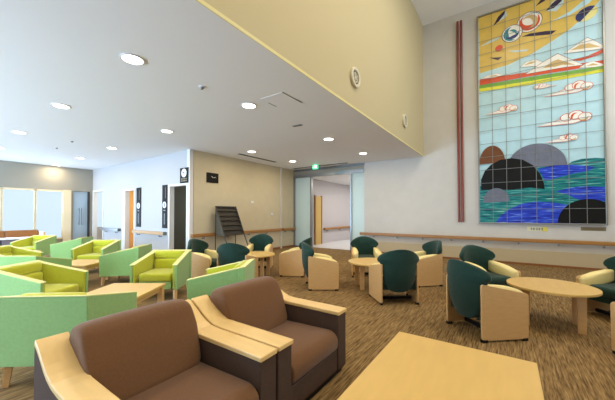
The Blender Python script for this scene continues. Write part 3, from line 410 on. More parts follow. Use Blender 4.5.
('red',[(1.939,2.208),(1.93,2.212),(1.92,2.215),(1.91,2.215),(1.9,2.214),(1.891,2.211),(1.882,2.206),(1.874,2.2),(1.868,2.193),(1.863,2.184),(1.86,2.175),(1.858,2.165),(1.858,2.155),(1.86,2.145),(1.864,2.136),(1.869,2.128),(1.876,2.121),(1.884,2.115),(1.893,2.11),(1.887,2.119),(1.883,2.128),(1.881,2.137),(1.88,2.145),(1.881,2.152),(1.883,2.158),(1.885,2.163),(1.887,2.168),(1.889,2.172),(1.891,2.176),(1.893,2.181),(1.896,2.185),(1.899,2.191),(1.904,2.196),(1.911,2.201),(1.919,2.205),(1.928,2.207)]),
('sand',[(1.962,2.112),(1.965,2.104),(1.97,2.096),(1.977,2.09),(1.984,2.085),(1.992,2.081),(2,2.079),(2.009,2.078),(2.018,2.079),(2.026,2.081),(2.034,2.085),(2.041,2.09),(2.048,2.096),(2.053,2.104),(2.056,2.112),(2.059,2.12),(2.059,2.129),(2.059,2.138),(2.056,2.146),(2.054,2.137),(2.051,2.129),(2.046,2.122),(2.041,2.117),(2.036,2.113),(2.031,2.11),(2.026,2.108),(2.022,2.107),(2.018,2.105),(2.013,2.104),(2.009,2.102),(2.004,2.101),(1.998,2.1),(1.992,2.099),(1.985,2.1),(1.977,2.102),(1.969,2.106)]),
('brown',[(0,1.66),(0.609,1.66),(0.606,1.725),(0.598,1.789),(0.585,1.851),(0.567,1.91),(0.545,1.964),(0.518,2.014),(0.488,2.057),(0.454,2.093),(0.418,2.122),(0.379,2.143),(0.339,2.156),(0.299,2.16),(0.259,2.156),(0.219,2.143),(0.18,2.122),(0.144,2.093),(0.11,2.057),(0.08,2.014),(0.053,1.964),(0.031,1.91),(0.013,1.851),(0,1.791)]),
('slate',[(1.888,1.465),(1.885,1.526),(1.876,1.586),(1.861,1.645),(1.841,1.702),(1.815,1.757),(1.784,1.809),(1.747,1.858),(1.706,1.903),(1.661,1.944),(1.612,1.981),(1.56,2.012),(1.505,2.038),(1.448,2.058),(1.389,2.073),(1.329,2.082),(1.268,2.085),(1.207,2.082),(1.147,2.073),(1.088,2.058),(1.031,2.038),(0.976,2.012),(0.924,1.981),(0.875,1.944),(0.83,1.903),(0.789,1.858),(0.752,1.809),(0.721,1.757),(0.695,1.702),(0.675,1.645),(0.66,1.586),(0.651,1.526),(0.648,1.465)]),
('sea',[(2.559,0),(0,0),(0,1.024),(1.361,1.456),(1.949,1.465),(2.559,1.549)]),
('teal',[(1.854,1.411),(1.973,1.538),(2.158,1.587),(2.403,1.585),(2.559,1.553),(2.559,1.23),(2.311,1.277)]),
('blue',[(1.319,1.407),(1.612,1.478),(2.042,1.456),(2.4,1.361),(2.267,1.281),(1.947,1.226),(1.459,1.088)]),
('teal',[(1.381,0.929),(1.658,1.107),(1.993,1.21),(2.311,1.277),(2.559,1.267),(2.559,0.807),(2.035,0.801)]),
('blue',[(1.605,0.788),(1.848,0.867),(2.128,0.915),(2.559,0.88),(2.559,0.541),(2.124,0.581)]),
('coal',[(0.034,1.216),(0.128,1.461),(0.281,1.626),(0.489,1.739),(0.746,1.76),(0.994,1.693),(1.206,1.524),(1.359,1.272),(1.433,1.024),(1.446,0.86),(0.031,0.927)]),
('teal',[(2.418,0),(0,0),(0,0.568),(0.596,0.796),(0.822,0.904),(1.147,0.935),(1.557,0.855),(1.894,0.713),(2.124,0.55),(2.476,0.451),(2.471,0.001)]),
('slate',[(0.701,0.558),(0.698,0.61),(0.69,0.662),(0.677,0.711),(0.659,0.758),(0.637,0.802),(0.61,0.841),(0.58,0.875),(0.546,0.904),(0.51,0.928),(0.471,0.944),(0.431,0.955),(0.391,0.958),(0.351,0.955),(0.311,0.944),(0.272,0.928),(0.236,0.904),(0.202,0.875),(0.172,0.841),(0.145,0.802),(0.123,0.758),(0.105,0.711),(0.092,0.662),(0.084,0.61),(0.081,0.558)]),
('teal',[(0,0),(0,0.496),(0.302,0.56),(0.651,0.58),(0.929,0.614),(1.249,0.638),(0.516,0)]),
('blue',[(0.378,0),(0.475,0.172),(0.706,0.379),(0.983,0.518),(1.3,0.564),(1.603,0.531),(1.891,0.461),(2.122,0.334),(2.118,0)]),
('coal',[(2.559,0.003),(2.559,0.505),(2.533,0.523),(2.481,0.551),(2.426,0.574),(2.369,0.59),(2.312,0.6),(2.253,0.603),(2.194,0.6),(2.137,0.59),(2.08,0.574),(2.025,0.551),(1.973,0.523),(1.924,0.488),(1.878,0.449),(1.837,0.404),(1.8,0.356),(1.768,0.303),(1.741,0.247),(1.72,0.188),(1.705,0.128),(1.696,0.066),(1.693,0.003)])]
mx0, mz0, mw, mh = -.637, 1.125, 2.559, 5.93
mu = thing('tiled_mural', 'tall tiled wall mural of a yellow sky, clouds, dark hills and blue waves', 'mural', (mx0, NY, mz0))
keys = sorted({k for k, _ in MURAL}); order = ['sky']+keys
bm = bmesh.new(); add_span(bm, 0, mw, -.03, 0, 0, mh)
for i, (k, pts) in enumerate(MURAL):
    yy = -.0305-.0004*i
    vs = [bm.verts.new((x_, yy, z_)) for x_, z_ in pts]
    try:
        f = bm.faces.new(vs)
    except ValueError: continue
    if f.calc_area() == 0: continue
    f.normal_update()
    if f.normal.y > 0: f.normal_flip()
    f.material_index = order.index(k, 1) if k != 'sky' else 0
bmesh.ops.triangulate(bm, faces=[f for f in bm.faces if len(f.verts) > 4])
me = bpy.data.meshes.new('tile_panel'); bm.to_mesh(me); bm.free()
for k in order: me.materials.append(tile_mat(k))
o = bpy.data.objects.new('tile_panel', me); COL.objects.link(o); o.parent = mu
bm = bmesh.new(); yy = -.0305-.0004*len(MURAL)-.001
for i in range(1, 8): add_box(bm, (mw*i/8, yy, mh/2), (.012, .003, mh))
for j in range(1, 16): add_box(bm, (mw/2, yy, mh*j/16), (mw, .003, .011))
link('tile_joints', bm, M['grout'], mu)
bm = bmesh.new()
for a, b_, c, d_ in ((-.035, 0, -.035, mh+.035), (mw, mw+.035, -.035, mh+.035), (0, mw, -.035, 0), (0, mw, mh, mh+.035)): add_span(bm, a, b_, -.085, 0, c, d_)
link('frame', bm, M['frame'], mu, bevel=.006)
# the two dark red poles
for xx, lb in ((-1.175, 'left one of the two tall dark red wall poles beside the mural'), (-1.078, 'right one of the two tall dark red wall poles, nearer the mural')):
    t = thing('wall_pole', lb, 'pole', (xx, NY-.06, 1.12), 0, 'dark red poles left of the mural')
    tube('pole', (0, 0, 0), (0, 0, 6.02), .031, M['pole'], t)
    for zz in (.3, 3.0, 5.7):
        tube('wall_fixing', (0, 0, zz), (0, .06, zz), .014, M['pole'], t)
# plates under mural
pl = thing('title_plate', 'small pale plate with dark characters under the mural centre', 'sign', (.65, NY+.003, .965))
span('plate', -.215, .215, -.012, 0, -.055, .055, M['plate'], pl)
span('plate_end', .1, .215, -.014, 0, -.055, .055, M['plate_yellow'], pl)
bm = bmesh.new()
for k in range(5):
    cx_ = -.12+k*.055; s = .02
    add_box(bm, (cx_, -.0155, .02), (.04, .004, .007)); add_box(bm, (cx_, -.0155, -.005), (.034, .004, .007)); add_box(bm, (cx_+(-1)**k*.006, -.0155, 0), (.008, .004, .06)); add_box(bm, (cx_, -.0155, -.025), (.042 if k % 2 else .026, .004, .007))
link('characters', bm, M['black'], pl)
pb = thing('caption_plate', 'narrow brownish metal caption plate under the right end of the mural', 'sign', (1.715, NY+.003, .998))
span('plate', -.22, .22, -.012, 0, -.045, .045, M['plate_brown'], pb, bevel=.004)
bm = bmesh.new()
for zz in (.02, 0, -.02): add_box(bm, (0, -.0135, zz), (.36, .003, .006))
link('engraved_lines', bm, mat('engraving', (96, 84, 62), .6), pb)

# ---------------------------------------------------------------- wall items
for yy, zz, lb in ((4.589, 3.737, 'round cream wall speaker on the yellow bulkhead, larger and nearer'), (7.569, 3.775, 'round cream wall speaker on the bulkhead, nearer the corner')):
    t = thing('wall_speaker', lb, 'speaker', (BX, yy, zz), 0, 'round speakers on the bulkhead')
    bm = bmesh.new(); add_ring(bm, (0, 0, 0), (1, 0, 0), .12, .17, .05); link('ring', bm, M['speaker'], t, bevel=.012, seg=3)
    bm = bmesh.new(); add_tube(bm, (0, 0, 0), (.02, 0, 0), .122, 28); link('grille', bm, M['grille'], t)
    bm = bmesh.new(); add_ring(bm, (.02, 0, 0), (1, 0, 0), .07, .085, .012); add_ring(bm, (.02, 0, 0), (1, 0, 0), .025, .04, .014)
    for k in range(3): add_box(bm, (.03, 0, 0), (.012, .008, .24), Matrix.Rotation(k*PI/3, 3, 'X'))
    link('grille_bars', bm, M['speaker'], t)
# clock
t = thing('wall_clock', 'square black wall clock on the beige wall', 'clock', (CX, 5.59, 2.46))
span('case', 0, .035, -.21, .21, -.15, .15, M['black'], t, bevel=.01)
span('face', .03, .0355, -.19, .19, -.13, .13, mat('clock_face', (14, 14, 15), .5, spec=.2), t)
bm = bmesh.new()
add_box(bm, (.038, .05, .012), (.004, .1, .01), Matrix.Rotation(.2, 3, 'X'))
link('minute_hand', bm, M['white'], t)
bm = bmesh.new(); add_box(bm, (.038, -.03, .025), (.004, .075, .013), Matrix.Rotation(-.6, 3, 'X')); link('hour_hand', bm, M['white'], t)
# small wall boxes
t = tag(span('wall_thermostat', CX, CX+.02, 7.2, 7.33, 1.74, 1.82, M['white'], None, bevel=.005), 'small white box on the beige wall right of the leaflet rack', 'thermostat')
t = thing('wall_switch', 'small pale switch plate low right on the beige wall near white corner strip', 'switch', (CX, 8.3, 1.36))
span('plate', 0, .012, -.08, .08, -.06, .06, M['wall'], t, bevel=.003)
span('rocker', 0, .018, -.05, .05, -.025, .025, M['white'], t)
# leaflet rack
t = thing('leaflet_rack', 'dark metal leaflet rack leaning back in front of the beige wall', 'rack', (-6.94, 5.98, 0), 0)
def rk(z): return .46-.74*(z/1.6)      # the front leans back towards the wall
for s in (-1, 1):
    bm = bmesh.new(); add_tube(bm, (rk(0), s*.39, 0), (rk(1.6), s*.39, 1.6), .017); link('leg', bm, M['rackm'], t)
    bm = bmesh.new(); add_tube(bm, (-.29, s*.39, 0), (-.27, s*.39, 1.58), .014); link('rear_leg', bm, M['rackm'], t)
    bm = bmesh.new(); add_prism(bm, [(-.275, .72), (rk(.72), .72), (rk(1.56), 1.56), (-.275, 1.56)], lambda u, v, w, s=s: (u, s*.385+w, v), -.003, .003); link('side_sheet', bm, M['grille'], t)
for k in range(6):
    zz = .72+k*.145; xx = rk(zz)
    sh = span('shelf', xx-.10, xx+.02, -.38, .38, zz, zz+.01, M['rackm'], t)
    bm = bmesh.new(); add_span(bm, xx+.01, xx+.02, -.38, .38, zz, zz+.035); link('shelf_lip', bm, M['grille'], sh)
    bm = bmesh.new(); add_box(bm, (xx-.075, 0, zz+.075), (.006, .76, .14), Matrix.Rotation(-.3, 3, 'Y')); link('back_plate', bm, M['rackm'], sh)
span('top_bar', rk(1.58)-.02, rk(1.58)+.02, -.39, .39, 1.56, 1.6, M['rackm'], t)
# black signs on the white wall
for xx, lb, w_ in ((-10.3, 'tall narrow black sign with white roundel beside the orange doorway', .3), (-8.67, 'tall narrow black sign with white roundel beside the dark doorway', .27)):
    t = thing('vertical_sign', lb, 'sign', (xx, WY, 1.59), 0, 'tall black signs on the white wall')
    span('board', -w_/2, w_/2, -.02, 0, -.665, .665, M['black'], t)
    bm = bmesh.new(); add_tube(bm, (0, -.026, .05), (0, -.018, .05), .1, 24); link('roundel', bm, M['white'], t)
    bm = bmesh.new(); add_tube(bm, (0, -.029, .09), (0, -.025, .09), .022, 12); add_box(bm, (0, -.027, .03), (.04, .004, .07)); link('pictogram', bm, M['black'], t)
    bm = bmesh.new(); add_box(bm, (0, -.022, -.38), (.03, .004, .34)); add_box(bm, (0, -.022, -.12), (.1, .004, .03)); link('lettering', bm, mat('sign_grey', (150, 152, 156), .5), t)
    bm = bmesh.new(); add_box(bm, (.05, -.022, .42), (.012, .004, .34)); link('stripe', bm, mat('sign_grey', (150, 152, 156)), t)
t = thing('door_sign', 'small black sign with white clock-like roundel above the dark doorway', 'sign', (-7.63, WY, 2.47))
span('board', -.2, .2, -.03, 0, -.22, .22, M['black'], t)
bm = bmesh.new(); add_tube(bm, (0, -.036, .07), (0, -.028, .07), .125, 24); link('roundel', bm, M['white'], t)
bm = bmesh.new(); add_box(bm, (-.02, -.038, .09), (.09, .004, .02)); add_box(bm, (.01, -.038, .06), (.02, .004, .08)); link('pictogram', bm, M['equip'], t)
bm = bmesh.new()
for i, zz in enumerate((-.10, -.155)):
    for k in range(4): add_box(bm, (-.11+k*.073, -.032, zz), (.05, .004, .035))
link('lettering', bm, mat('sign_tan', (150, 140, 120)), t)
# exit sign
t = thing('exit_sign', 'green lit exit sign hanging from the low ceiling before the glass screen', 'exit sign', (-5.69, 8.75, LC))
span('hanger', -.02, .02, -.02, .02, -.06, 0, M['white'], t)
span('box', -.115, .115, -.035, .035, -.22, -.05, M['exit'], t, bevel=.008)
bm = bmesh.new()
add_box(bm, (.05, -.037, -.135), (.05, .003, .10)); add_tube(bm, (-.02, -.039, -.09), (-.02, -.035, -.09), .013, 12)
add_box(bm, (-.03, -.037, -.125), (.024, .003, .05), Matrix.Rotation(.4, 3, 'Y')); add_box(bm, (-.05, -.037, -.165), (.045, .003, .013), Matrix.Rotation(.5, 3, 'Y')); add_box(bm, (-.012, -.037, -.168), (.013, .003, .04)); add_box(bm, (-.02, -.037, -.12), (.07, .003, .011), Matrix.Rotation(.3, 3, 'Y'))
link('pictogram', bm, mat('exit_white', (240, 255, 246), .4, emit=1.2), t)

# ---------------------------------------------------------------- ceiling
LIGHTS = [(-3.64, 1.62, 'largest and nearest, over the brown armchairs'), (-6.22, 1.64, 'second along the near row, over the lime chairs'), (-9.0, 1.64, 'third along the near row, towards the far windows'), (-11.6, 1.72, 'at the left edge of the picture, fourth along the near row'),
          (-3.58, 3.44, 'close to the yellow bulkhead, right of the nearest light'), (-6.19, 3.48, 'above the dark doorway side, left of the bulkhead light'), (-9.05, 3.51, 'third along the row beside the white wall'), (-11.54, 3.55, 'fourth along the row beside the white wall'), (-13.9, 3.55, 'smallest and farthest, right by the far windows'),
          (-3.58, 6.1, 'in front of the bulkhead, third before the north wall'), (-6.17, 6.05, 'beside the long slot vent near the beige wall'), (-6.13, 7.97, 'just left of the exit sign'), (-3.57, 8.13, 'right of the exit sign, nearest the bulkhead corner')]
dl = thing('ceiling_downlight', '', 'ceiling light')
bm = bmesh.new(); add_ring(bm, (0, 0, -.012), (0, 0, 1), .11, .13, .014); link('trim_ring', bm, M['trim'], dl)
bm = bmesh.new(); add_tube(bm, (0, 0, -.006), (0, 0, 0), .11, 28); link('diffuser', bm, M['lamp'], dl)
for i, (x_, y_, lb) in enumerate(LIGHTS):
    lb = 'round ceiling downlight '+lb
    if i == 0:
        dl.location = (x_, y_, LC); dl['label'] = lb; dl['group'] = 'recessed downlights in the low ceiling'
    else: dup(dl, lb, (x_, y_, LC), 0, 'recessed downlights in the low ceiling')
t = thing('ceiling_vent', 'long dark slot vent in the low ceiling along the beige wall', 'vent', (-6.72, 6.9, LC))
span('slot', -.04, .04, -.85, .85, -.006, 0, M['dark'], t)
bm = bmesh.new()
for s in (-1, 1): add_span(bm, s*.04, s*.055, -.87, .87, -.01, 0)
link('frame', bm, M['grey'], t)
t = thing('ceiling_vent', 'long slot vent in the low ceiling in front of the glass screen', 'vent', (-5.9, 9.3, LC))
span('slot', -1.2, 1.2, -.04, .04, -.006, 0, M['dark'], t)
bm = bmesh.new()
for s in (-1, 1): add_span(bm, -1.22, 1.22, s*.04, s*.055, -.01, 0)
link('frame', bm, M['grey'], t)
t = thing('ceiling_hatch', 'flush square access panel in the low ceiling near the bulkhead', 'hatch', (-3.0, 3.6, LC))
span('panel', -.22, .22, -.25, .25, -.004, 0, M['ceil'], t)
bm = bmesh.new(); add_span(bm, .22, .235, -.25, .25, -.006, 0); add_span(bm, -.235, -.22, -.06, .14, -.006, 0); link('edge', bm, M['grey'], t)
tag(span('ceiling_grille', -3.68, -3.46, 4.76, 4.84, LC-.008, LC, M['grey']), 'small dark rectangular grille in the low ceiling below the bulkhead edge', 'vent')
for x_, y_, lb in ((-3.62, 2.55, 'small ceiling sprinkler between the two nearest downlights'), (-9.0, 2.6, 'small dark ceiling detector over the lime chairs, nearer one'), (-10.25, 2.62, 'pale round ceiling detector farther over the lime chairs')):
    t = thing('ceiling_detector', lb, 'detector', (x_, y_, LC))
    bm = bmesh.new(); add_tube(bm, (0, 0, -.01), (0, 0, 0), .05, 16); link('base', bm, M['white'], t)
    bm = bmesh.new(); add_tube(bm, (0, 0, -.035), (0, 0, -.01), .018, 12, .03); link('head', bm, M['grey'], t)

# ---------------------------------------------------------------- lime armchairs
def cushion(name, x0, x1, y0, y1, z0, z1, m, parent, r=.04):
    bm = bmesh.new(); add_span(bm, x0, x1, y0, y1, z0, z1)
    return link(name, bm, m, parent, smooth=True, bevel=r, seg=4)
def make_lime():
    t = thing('lime_armchair', '', 'armchair')
    prof = rounded([(-.272, .17), (.33, .17), (.345, .56), (-.272, .697)], .008, 2)
    for s in (-1, 1):
        fl = lambda u, v, w, s=s: (u, s*(w+.02*(u/.34)), v)
        bm = bmesh.new(); add_prism(bm, prof, fl, .305, .345)
        sp = link('side_panel', bm, M['shell'], t, bevel=.01, seg=3)
        bm = bmesh.new(); add_prism(bm, [(-.272, .18), (.322, .18), (.337, .567), (-.272, .702)], fl, .272, .3055)
        link('side_lining', bm, M['lime'], sp, bevel=.01, seg=3)
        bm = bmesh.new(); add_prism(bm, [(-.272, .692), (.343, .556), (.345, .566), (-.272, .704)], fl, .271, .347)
        link('top_edge_light', bm, M['edge_light'], sp, bevel=.003)  # added strip, stands in for the lit top of the arm
    # back panel spans between the sides
    bm = bmesh.new(); add_prism(bm, rounded([(-.34, .17), (-.272, .17), (-.272, .697), (-.35, .714)], .01, 2), lambda u, v, w: (u, w, v), -.34, .34)
    bk = link('backrest', bm, M['shell'], t, bevel=.01)
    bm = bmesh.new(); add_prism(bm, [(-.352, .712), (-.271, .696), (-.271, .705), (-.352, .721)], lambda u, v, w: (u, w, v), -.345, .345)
    link('top_edge_light', bm, M['edge_light'], bk, bevel=.003)
    cushion('back_cushion', -.27, -.17, -.25, .25, .37, .585, M['lime'], t)
    cushion('head_roll', -.285, -.19, -.25, .25, .58, .715, M['lime'], t, .035)
    bm = bmesh.new(); add_span(bm, -.27, .29, -.25, .25, .17, .31); link('seat_base', bm, M['shell'], t, bevel=.01)
    cushion('seat_cushion', -.25, .315, -.252, .252, .29, .42, M['lime'], t, .035)
    for sx in (-1, 1):
        for sy in (-1, 1):
            bm = bmesh.new(); add_tube(bm, (sx*.30, sy*(.31+.01*sx), 0), (sx*.28, sy*(.305+.01*sx), .16), .026, 4, .034)
            link('leg', bm, M['birch'], t)
    return t
YAW = math.radians(34.618)
FV = Vector((-math.sin(YAW), math.cos(YAW))); RV = Vector((math.cos(YAW), math.sin(YAW)))
def pos(lat, d, z=0): v = RV*lat+FV*d; return (v.x, v.y, z)
aF = YAW+PI/2
LIME = [(-2.415, 4.86, aF+PI+.03, 'lime armchair facing us across the nearest low table'),
        (-2.09, 2.61, aF+.06, 'green armchair with its back to us at the left edge behind the brown armchairs'),
        (-3.41, 3.70, YAW, 'lime armchair at the left edge, seen from the side, seat facing right'),
        (-1.11, 3.85, YAW+PI, 'green armchair half hidden behind the right-hand brown armchair'),
        (-4.99, 6.88, aF+PI+.03, 'lime armchair facing us beyond the second low table'),
        (-4.49, 4.74, aF+.06, 'lime armchair mostly hidden, its back to us before the second low table'),
        (-5.82, 5.65, YAW, 'lime armchair at the left edge facing right, behind the mostly hidden one'),
        (-3.67, 5.90, YAW+PI+.15, 'olive-looking armchair seen from its side, left of the facing lime one'),
        (-7.92, 8.40, aF+PI, 'farthest lime armchair facing us, in front of the window bench'),
        (-6.43, 7.94, YAW+PI+.25, 'mint-looking armchair seen from its side in the farthest lime group')]
lc = make_lime()
for i, (a, d_, rz, lb) in enumerate(LIME):
    if i == 0: lc.location = pos(a, d_); lc.rotation_euler.z = rz; lc['label'] = lb; lc['group'] = 'lime armchairs around the low tables'
    else: dup(lc, lb, pos(a, d_), rz, 'lime armchairs around the low tables')
def make_low_table():
    t = thing('low_table', '', 'table')
    bm = bmesh.new(); add_span(bm, -.36, .36, -.36, .36, .375, .41); link('tabletop', bm, M['beech'], t, bevel=.006)
    bm = bmesh.new()
    for s in (-1, 1): add_span(bm, -.3, .3, s*.3, s*.32, .31, .375); add_span(bm, s*.3, s*.32, -.3, .3, .31, .375)
    link('apron', bm, M['birch'], t)
    for sx in (-1, 1):
        for sy in (-1, 1): span('leg', sx*.28, sx*.345, sy*.28, sy*.345, 0, .375, M['birch'], t, bevel=.004)
    return t
lt = make_low_table()
for i, (a, d_, lb) in enumerate(((-2.31, 3.64, 'square light wood low table in the nearest group of lime chairs'), (-4.47, 5.72, 'square light wood low table in the second group of lime chairs'), (-7.35, 7.25, 'square light wood low table in the farthest group, hidden by lime chairs'))):
    if i == 0: lt.location = pos(a, d_); lt.rotation_euler.z = YAW; lt['label'] = lb; lt['group'] = 'low tables among the lime chairs'
    else: dup(lt, lb, pos(a, d_), YAW, 'low tables among the lime chairs')

# ---------------------------------------------------------------- dark green tub chairs
def make_tub():
    t = thing('tub_chair', '', 'armchair')
    prof = rounded([(-.27, .02), (.262, .02), (.267, .50), (-.275, .615)], .035, 4)
    for s in (-1, 1):
        fl = lambda u, v, w, s=s: (u, s*(w+.025*(u/.28)), v)
        bm = bmesh.new(); add_prism(bm, prof, fl, .285, .31)
        p = link('side_panel', bm, M['ply'], t, bevel=.004)
        for u in (-.24, .225):
            span('glide', u-.03, u+.03, s*(.275+.025*u/.28), s*(.313+.025*u/.28), 0, .03, M['black'], p)
        # arm pad
        bm = bmesh.new()
        secs = [(-.25, .60, .42, .05), (-.12, .60, .40, .08), (.02, .585, .37, .105), (.12, .565, .34, .115), (.195, .54, .33, .11), (.24, .515, .34, .085), (.258, .485, .37, .05)]
        rings = []
        for (u, zt, zb, w) in secs:
            yo = s*(.284+.025*u/.28); yi = s*(.283+.025*u/.28-w)
            pr = rounded([(yo, zb), (yo, zt), (yi, zt-.004), (yi, zb+.02)], .045, 4)
            rings.append([bm.verts.new((u, y_, z_)) for y_, z_ in pr])
        n = len(rings[0])
        for A, B in zip(rings, rings[1:]):
            for i in range(n): bm.faces.new((A[i], A[(i+1) % n], B[(i+1) % n], B[i]))
        bm.faces.new(rings[0]); bm.faces.new(rings[-1])
        link('armrest', bm, M['pad'], t, smooth=True, bevel=0)
    # shell: stacked cross sections, shield outline seen from behind
    bm = bmesh.new(); rings = []; ns = 10
    lv = [(.19, .08, .02), (.205, .14, .05), (.245, .19, .075), (.31, .232, .09), (.40, .262, .095), (.50, .274, .095), (.585, .278, .10), (.618, .288, .10), (.64, .318, .105), (.665, .334, .105), (.70, .325, .105), (.735, .30, .095), (.775, .248, .086), (.808, .18, .072), (.83, .10, .05), (.84, .045, .025)]
    for z_, w, th in lv:
        x0 = -.355-.02*(z_-.2)/.6+.07*max(0, .42-z_)/.22
        wrap = .14*min(1, w/.3)**2
        r = []
        for i in range(ns+1):
            s = -1+2*i/ns; r.append((x0+wrap*abs(s)**2.2, w*s))
        for i in range(ns+1):
            s = 1-2*i/ns; r.append((x0+th+wrap*.95*abs(s)**2.2-.02*abs(s)**6, (w-.012)*s))
        rings.append([bm.verts.new((x_, y_, z_)) for x_, y_ in r])
    n = len(rings[0])
    for A, B in zip(rings, rings[1:]):
        for i in range(n): bm.faces.new((A[i], A[(i+1) % n], B[(i+1) % n], B[i]))
    bm.faces.new(rings[0]); bm.faces.new(rings[-1])
    link('back_shell', bm, M['green'], t, smooth=True, sub=1)
    cushion('seat_cushion', -.27, .27, -.205, .205, .30, .425, M['green'], t, .045)
    span('seat_base', -.22, .2, -.27, .27, .21, .30, M['green'], t, bevel=.01)
    span('stretcher', -.02, .02, -.28, .28, .02, .06, M['black'], t)
    return t
tc = make_tub(); R_ = math.radians
TUBS = [(-.24, 3.96, 46, 'dark green tub chair nearest the camera, seen from behind left of the round table', 'c'),
        (-.26, 5.33, -45, 'dark green tub chair at the mural-side round table, behind the nearest tub chair', 'c'),
        (1.20, 5.36, 225, 'dark green tub chair at right edge facing left across the round table', 'c'),
        (1.25, 4.09, 135, 'tub chair at the right edge showing only its wooden side panel', 'c'),
        (-1.49, 4.57, 127, 'dark green tub chair seen squarely from behind at the middle round table', 'b'),
        (-2.88, 4.63, 40, 'tub chair seen from its pale side, facing right to the middle round table', 'b'),
        (-2.60, 6.05, -58, 'dark green tub chair facing us behind the middle round table', 'b'),
        (-1.40, 5.98, 220, 'dark green tub chair right of the middle table, facing left, by the handrail', 'b'),
        (-5.09, 3.74, 20, 'tub chair with lavender-lit side panel, leftmost, by the white corner', 'a'),
        (-3.95, 5.24, 200, 'tub chair facing left with its pale side to us, back to back with another', 'a'),
        (-4.28, 3.82, 116, 'dark green tub chair seen from behind at the far-left round table', 'a'),
        (-5.11, 5.27, -62, 'dark green tub chair facing us at the far-left round table by the rack', 'a')]
GR = dict(a='tub chairs around the far-left round table', b='tub chairs around the middle round table', c='tub chairs around the mural-side round table')
for i, (x_, y_, az, lb, g) in enumerate(TUBS):
    if i == 0: tc.location = (x_, y_, 0); tc.rotation_euler.z = R_(az); tc['label'] = lb; tc['group'] = GR[g]
    else: dup(tc, lb, (x_, y_, 0), R_(az), GR[g])
def make_round():
    t = thing('round_table', '', 'table')
    bm = bmesh.new(); add_tube(bm, (0, 0, .455), (0, 0, .485), .45, 64); link('tabletop', bm, M['beech'], t, bevel=.006)
    bm = bmesh.new()
    for s in (-1, 1): add_span(bm, -.25, .25, s*.135, s*.155, .41, .455); add_span(bm, s*.25, s*.23, -.135, .135, .41, .455)
    link('apron', bm, M['birch'], t)
    for sx in (-1, 1):
        for sy in (-1, 1):
            bm = bmesh.new(); add_prism(bm, [(-.036, 0), (.036, 0), (.042, .455), (-.042, .455)], lambda u, v, w, sx=sx, sy=sy: (sx*.255+u, sy*(.155+w), v), 0, .035)
            link('leg', bm, M['birch'], t, bevel=.004)
    return t
rt = make_round()
for i, (x_, y_, rz, lb) in enumerate(((.435, 4.65, 0, 'round birch table between tub chairs in front of the mural'), (-2.06, 5.12, .7, 'round birch table in the middle, behind the tub chair seen from behind'), (-4.58, 4.58, .35, 'round birch table at far left, partly hidden by a tub chair back'))):
    if i == 0: rt.location = (x_, y_, 0); rt.rotation_euler.z = rz; rt['label'] = lb; rt['group'] = 'round tables among the tub chairs'
    else: dup(rt, lb, (x_, y_, 0), rz, 'round tables among the tub chairs')

# ---------------------------------------------------------------- brown armchairs
def make_brown():
    t = thing('brown_armchair', '', 'armchair')
    top = [(.46, .51), (-.10, .51), (-.18, .516), (-.25, .535), (-.31, .565), (-.37, .605), (-.42, .635), (-.47, .66)]
    for s in (-1, 1):
        out = [(.45, .05)]+[(.45, .51)]+top[1:]+[(-.47, .05)]
        bm = bmesh.new(); add_prism(bm, out, lambda u, v, w, s=s: (u, s*w, v), .317, .454)
        a = link('arm', bm, M['brown_dark'], t, bevel=.008)
        # wooden cap following the arm
        up = [(u+.028*(.55 if v > .52 else 0), v+.03) for u, v in top]
        bm = bmesh.new(); add_prism(bm, top+up[::-1], lambda u, v, w, s=s: (u, s*w, v), .31, .4555)
        link('arm_cap', bm, M['beech2'], a, bevel=.006, seg=2)
    # backrest frame
    bm = bmesh.new(); add_prism(bm, [(-.47, .05), (-.40, .05), (-.36, .60), (-.40, .69), (-.47, .66)], lambda u, v, w: (u, w, v), -.317, .317)
    link('back_frame', bm, M['brown_dark'], t, bevel=.015)
    # back cushion, rounded slab leaning back
    bm = bmesh.new()
    pr = rounded([(-.04, .34), (-.14, .60), (-.235, .755), (-.40, .755), (-.44, .60), (-.36, .34)], .07, 5)
    rings = []
    cu, cv = -.27, .57
    for w, k in ((-.33, .80), (-.322, .90), (-.30, .965), (-.26, 1), (0, 1.015), (.26, 1), (.30, .965), (.322, .90), (.33, .80)):
        rings.append([bm.verts.new((cu+(u-cu)*k, w*(1 if v > .6 else .93+.07*max(0, (v-.38)/.22)), cv+(v-cv)*k)) for u, v in pr])
    n = len(pr)
    for A, B in zip(rings, rings[1:]):
        for i in range(n): bm.faces.new((A[i], A[(i+1) % n], B[(i+1) % n], B[i]))
    bm.faces.new(rings[0]); bm.faces.new(rings[-1])
    link('back_cushion', bm, M['brown'], t, smooth=True, sub=1)
    bm = bmesh.new()
    pr = rounded([(-.20, .22), (.455, .22), (.46, .335), (.40, .385), (-.20, .365)], .05, 5)
    add_prism(bm, pr, lambda u, v, w: (u, w, v), -.305, .305)
    link('seat_cushion', bm, M['brown'], t, smooth=True, bevel=.015, seg=3)
    span('base', -.40, .44, -.317, .317, .05, .22, M['brown_dark'], t, bevel=.008)
    span('plinth', -.44, .42, -.43, .43, 0, .05, M['black'], t)
    return t
bc = make_brown(); bc.location = (-1.62, .905, 0); bc['label'] = 'brown armchair with wooden arm caps, nearest at bottom left'; bc['group'] = 'pair of brown armchairs'
dup(bc, 'brown armchair with wooden arm caps, the farther right of the pair', (-1.62, 1.832, 0), 0, 'pair of brown armchairs')
t = thing('coffee_table', 'large light wood coffee table in the foreground before the brown armchairs', 'table', (-.292, 1.79, 0))
bm = bmesh.new(); add_span(bm, -.443, .443, -.6, .6, .36, .40); link('tabletop', bm, M['beech'], t, bevel=.006)
bm = bmesh.new()
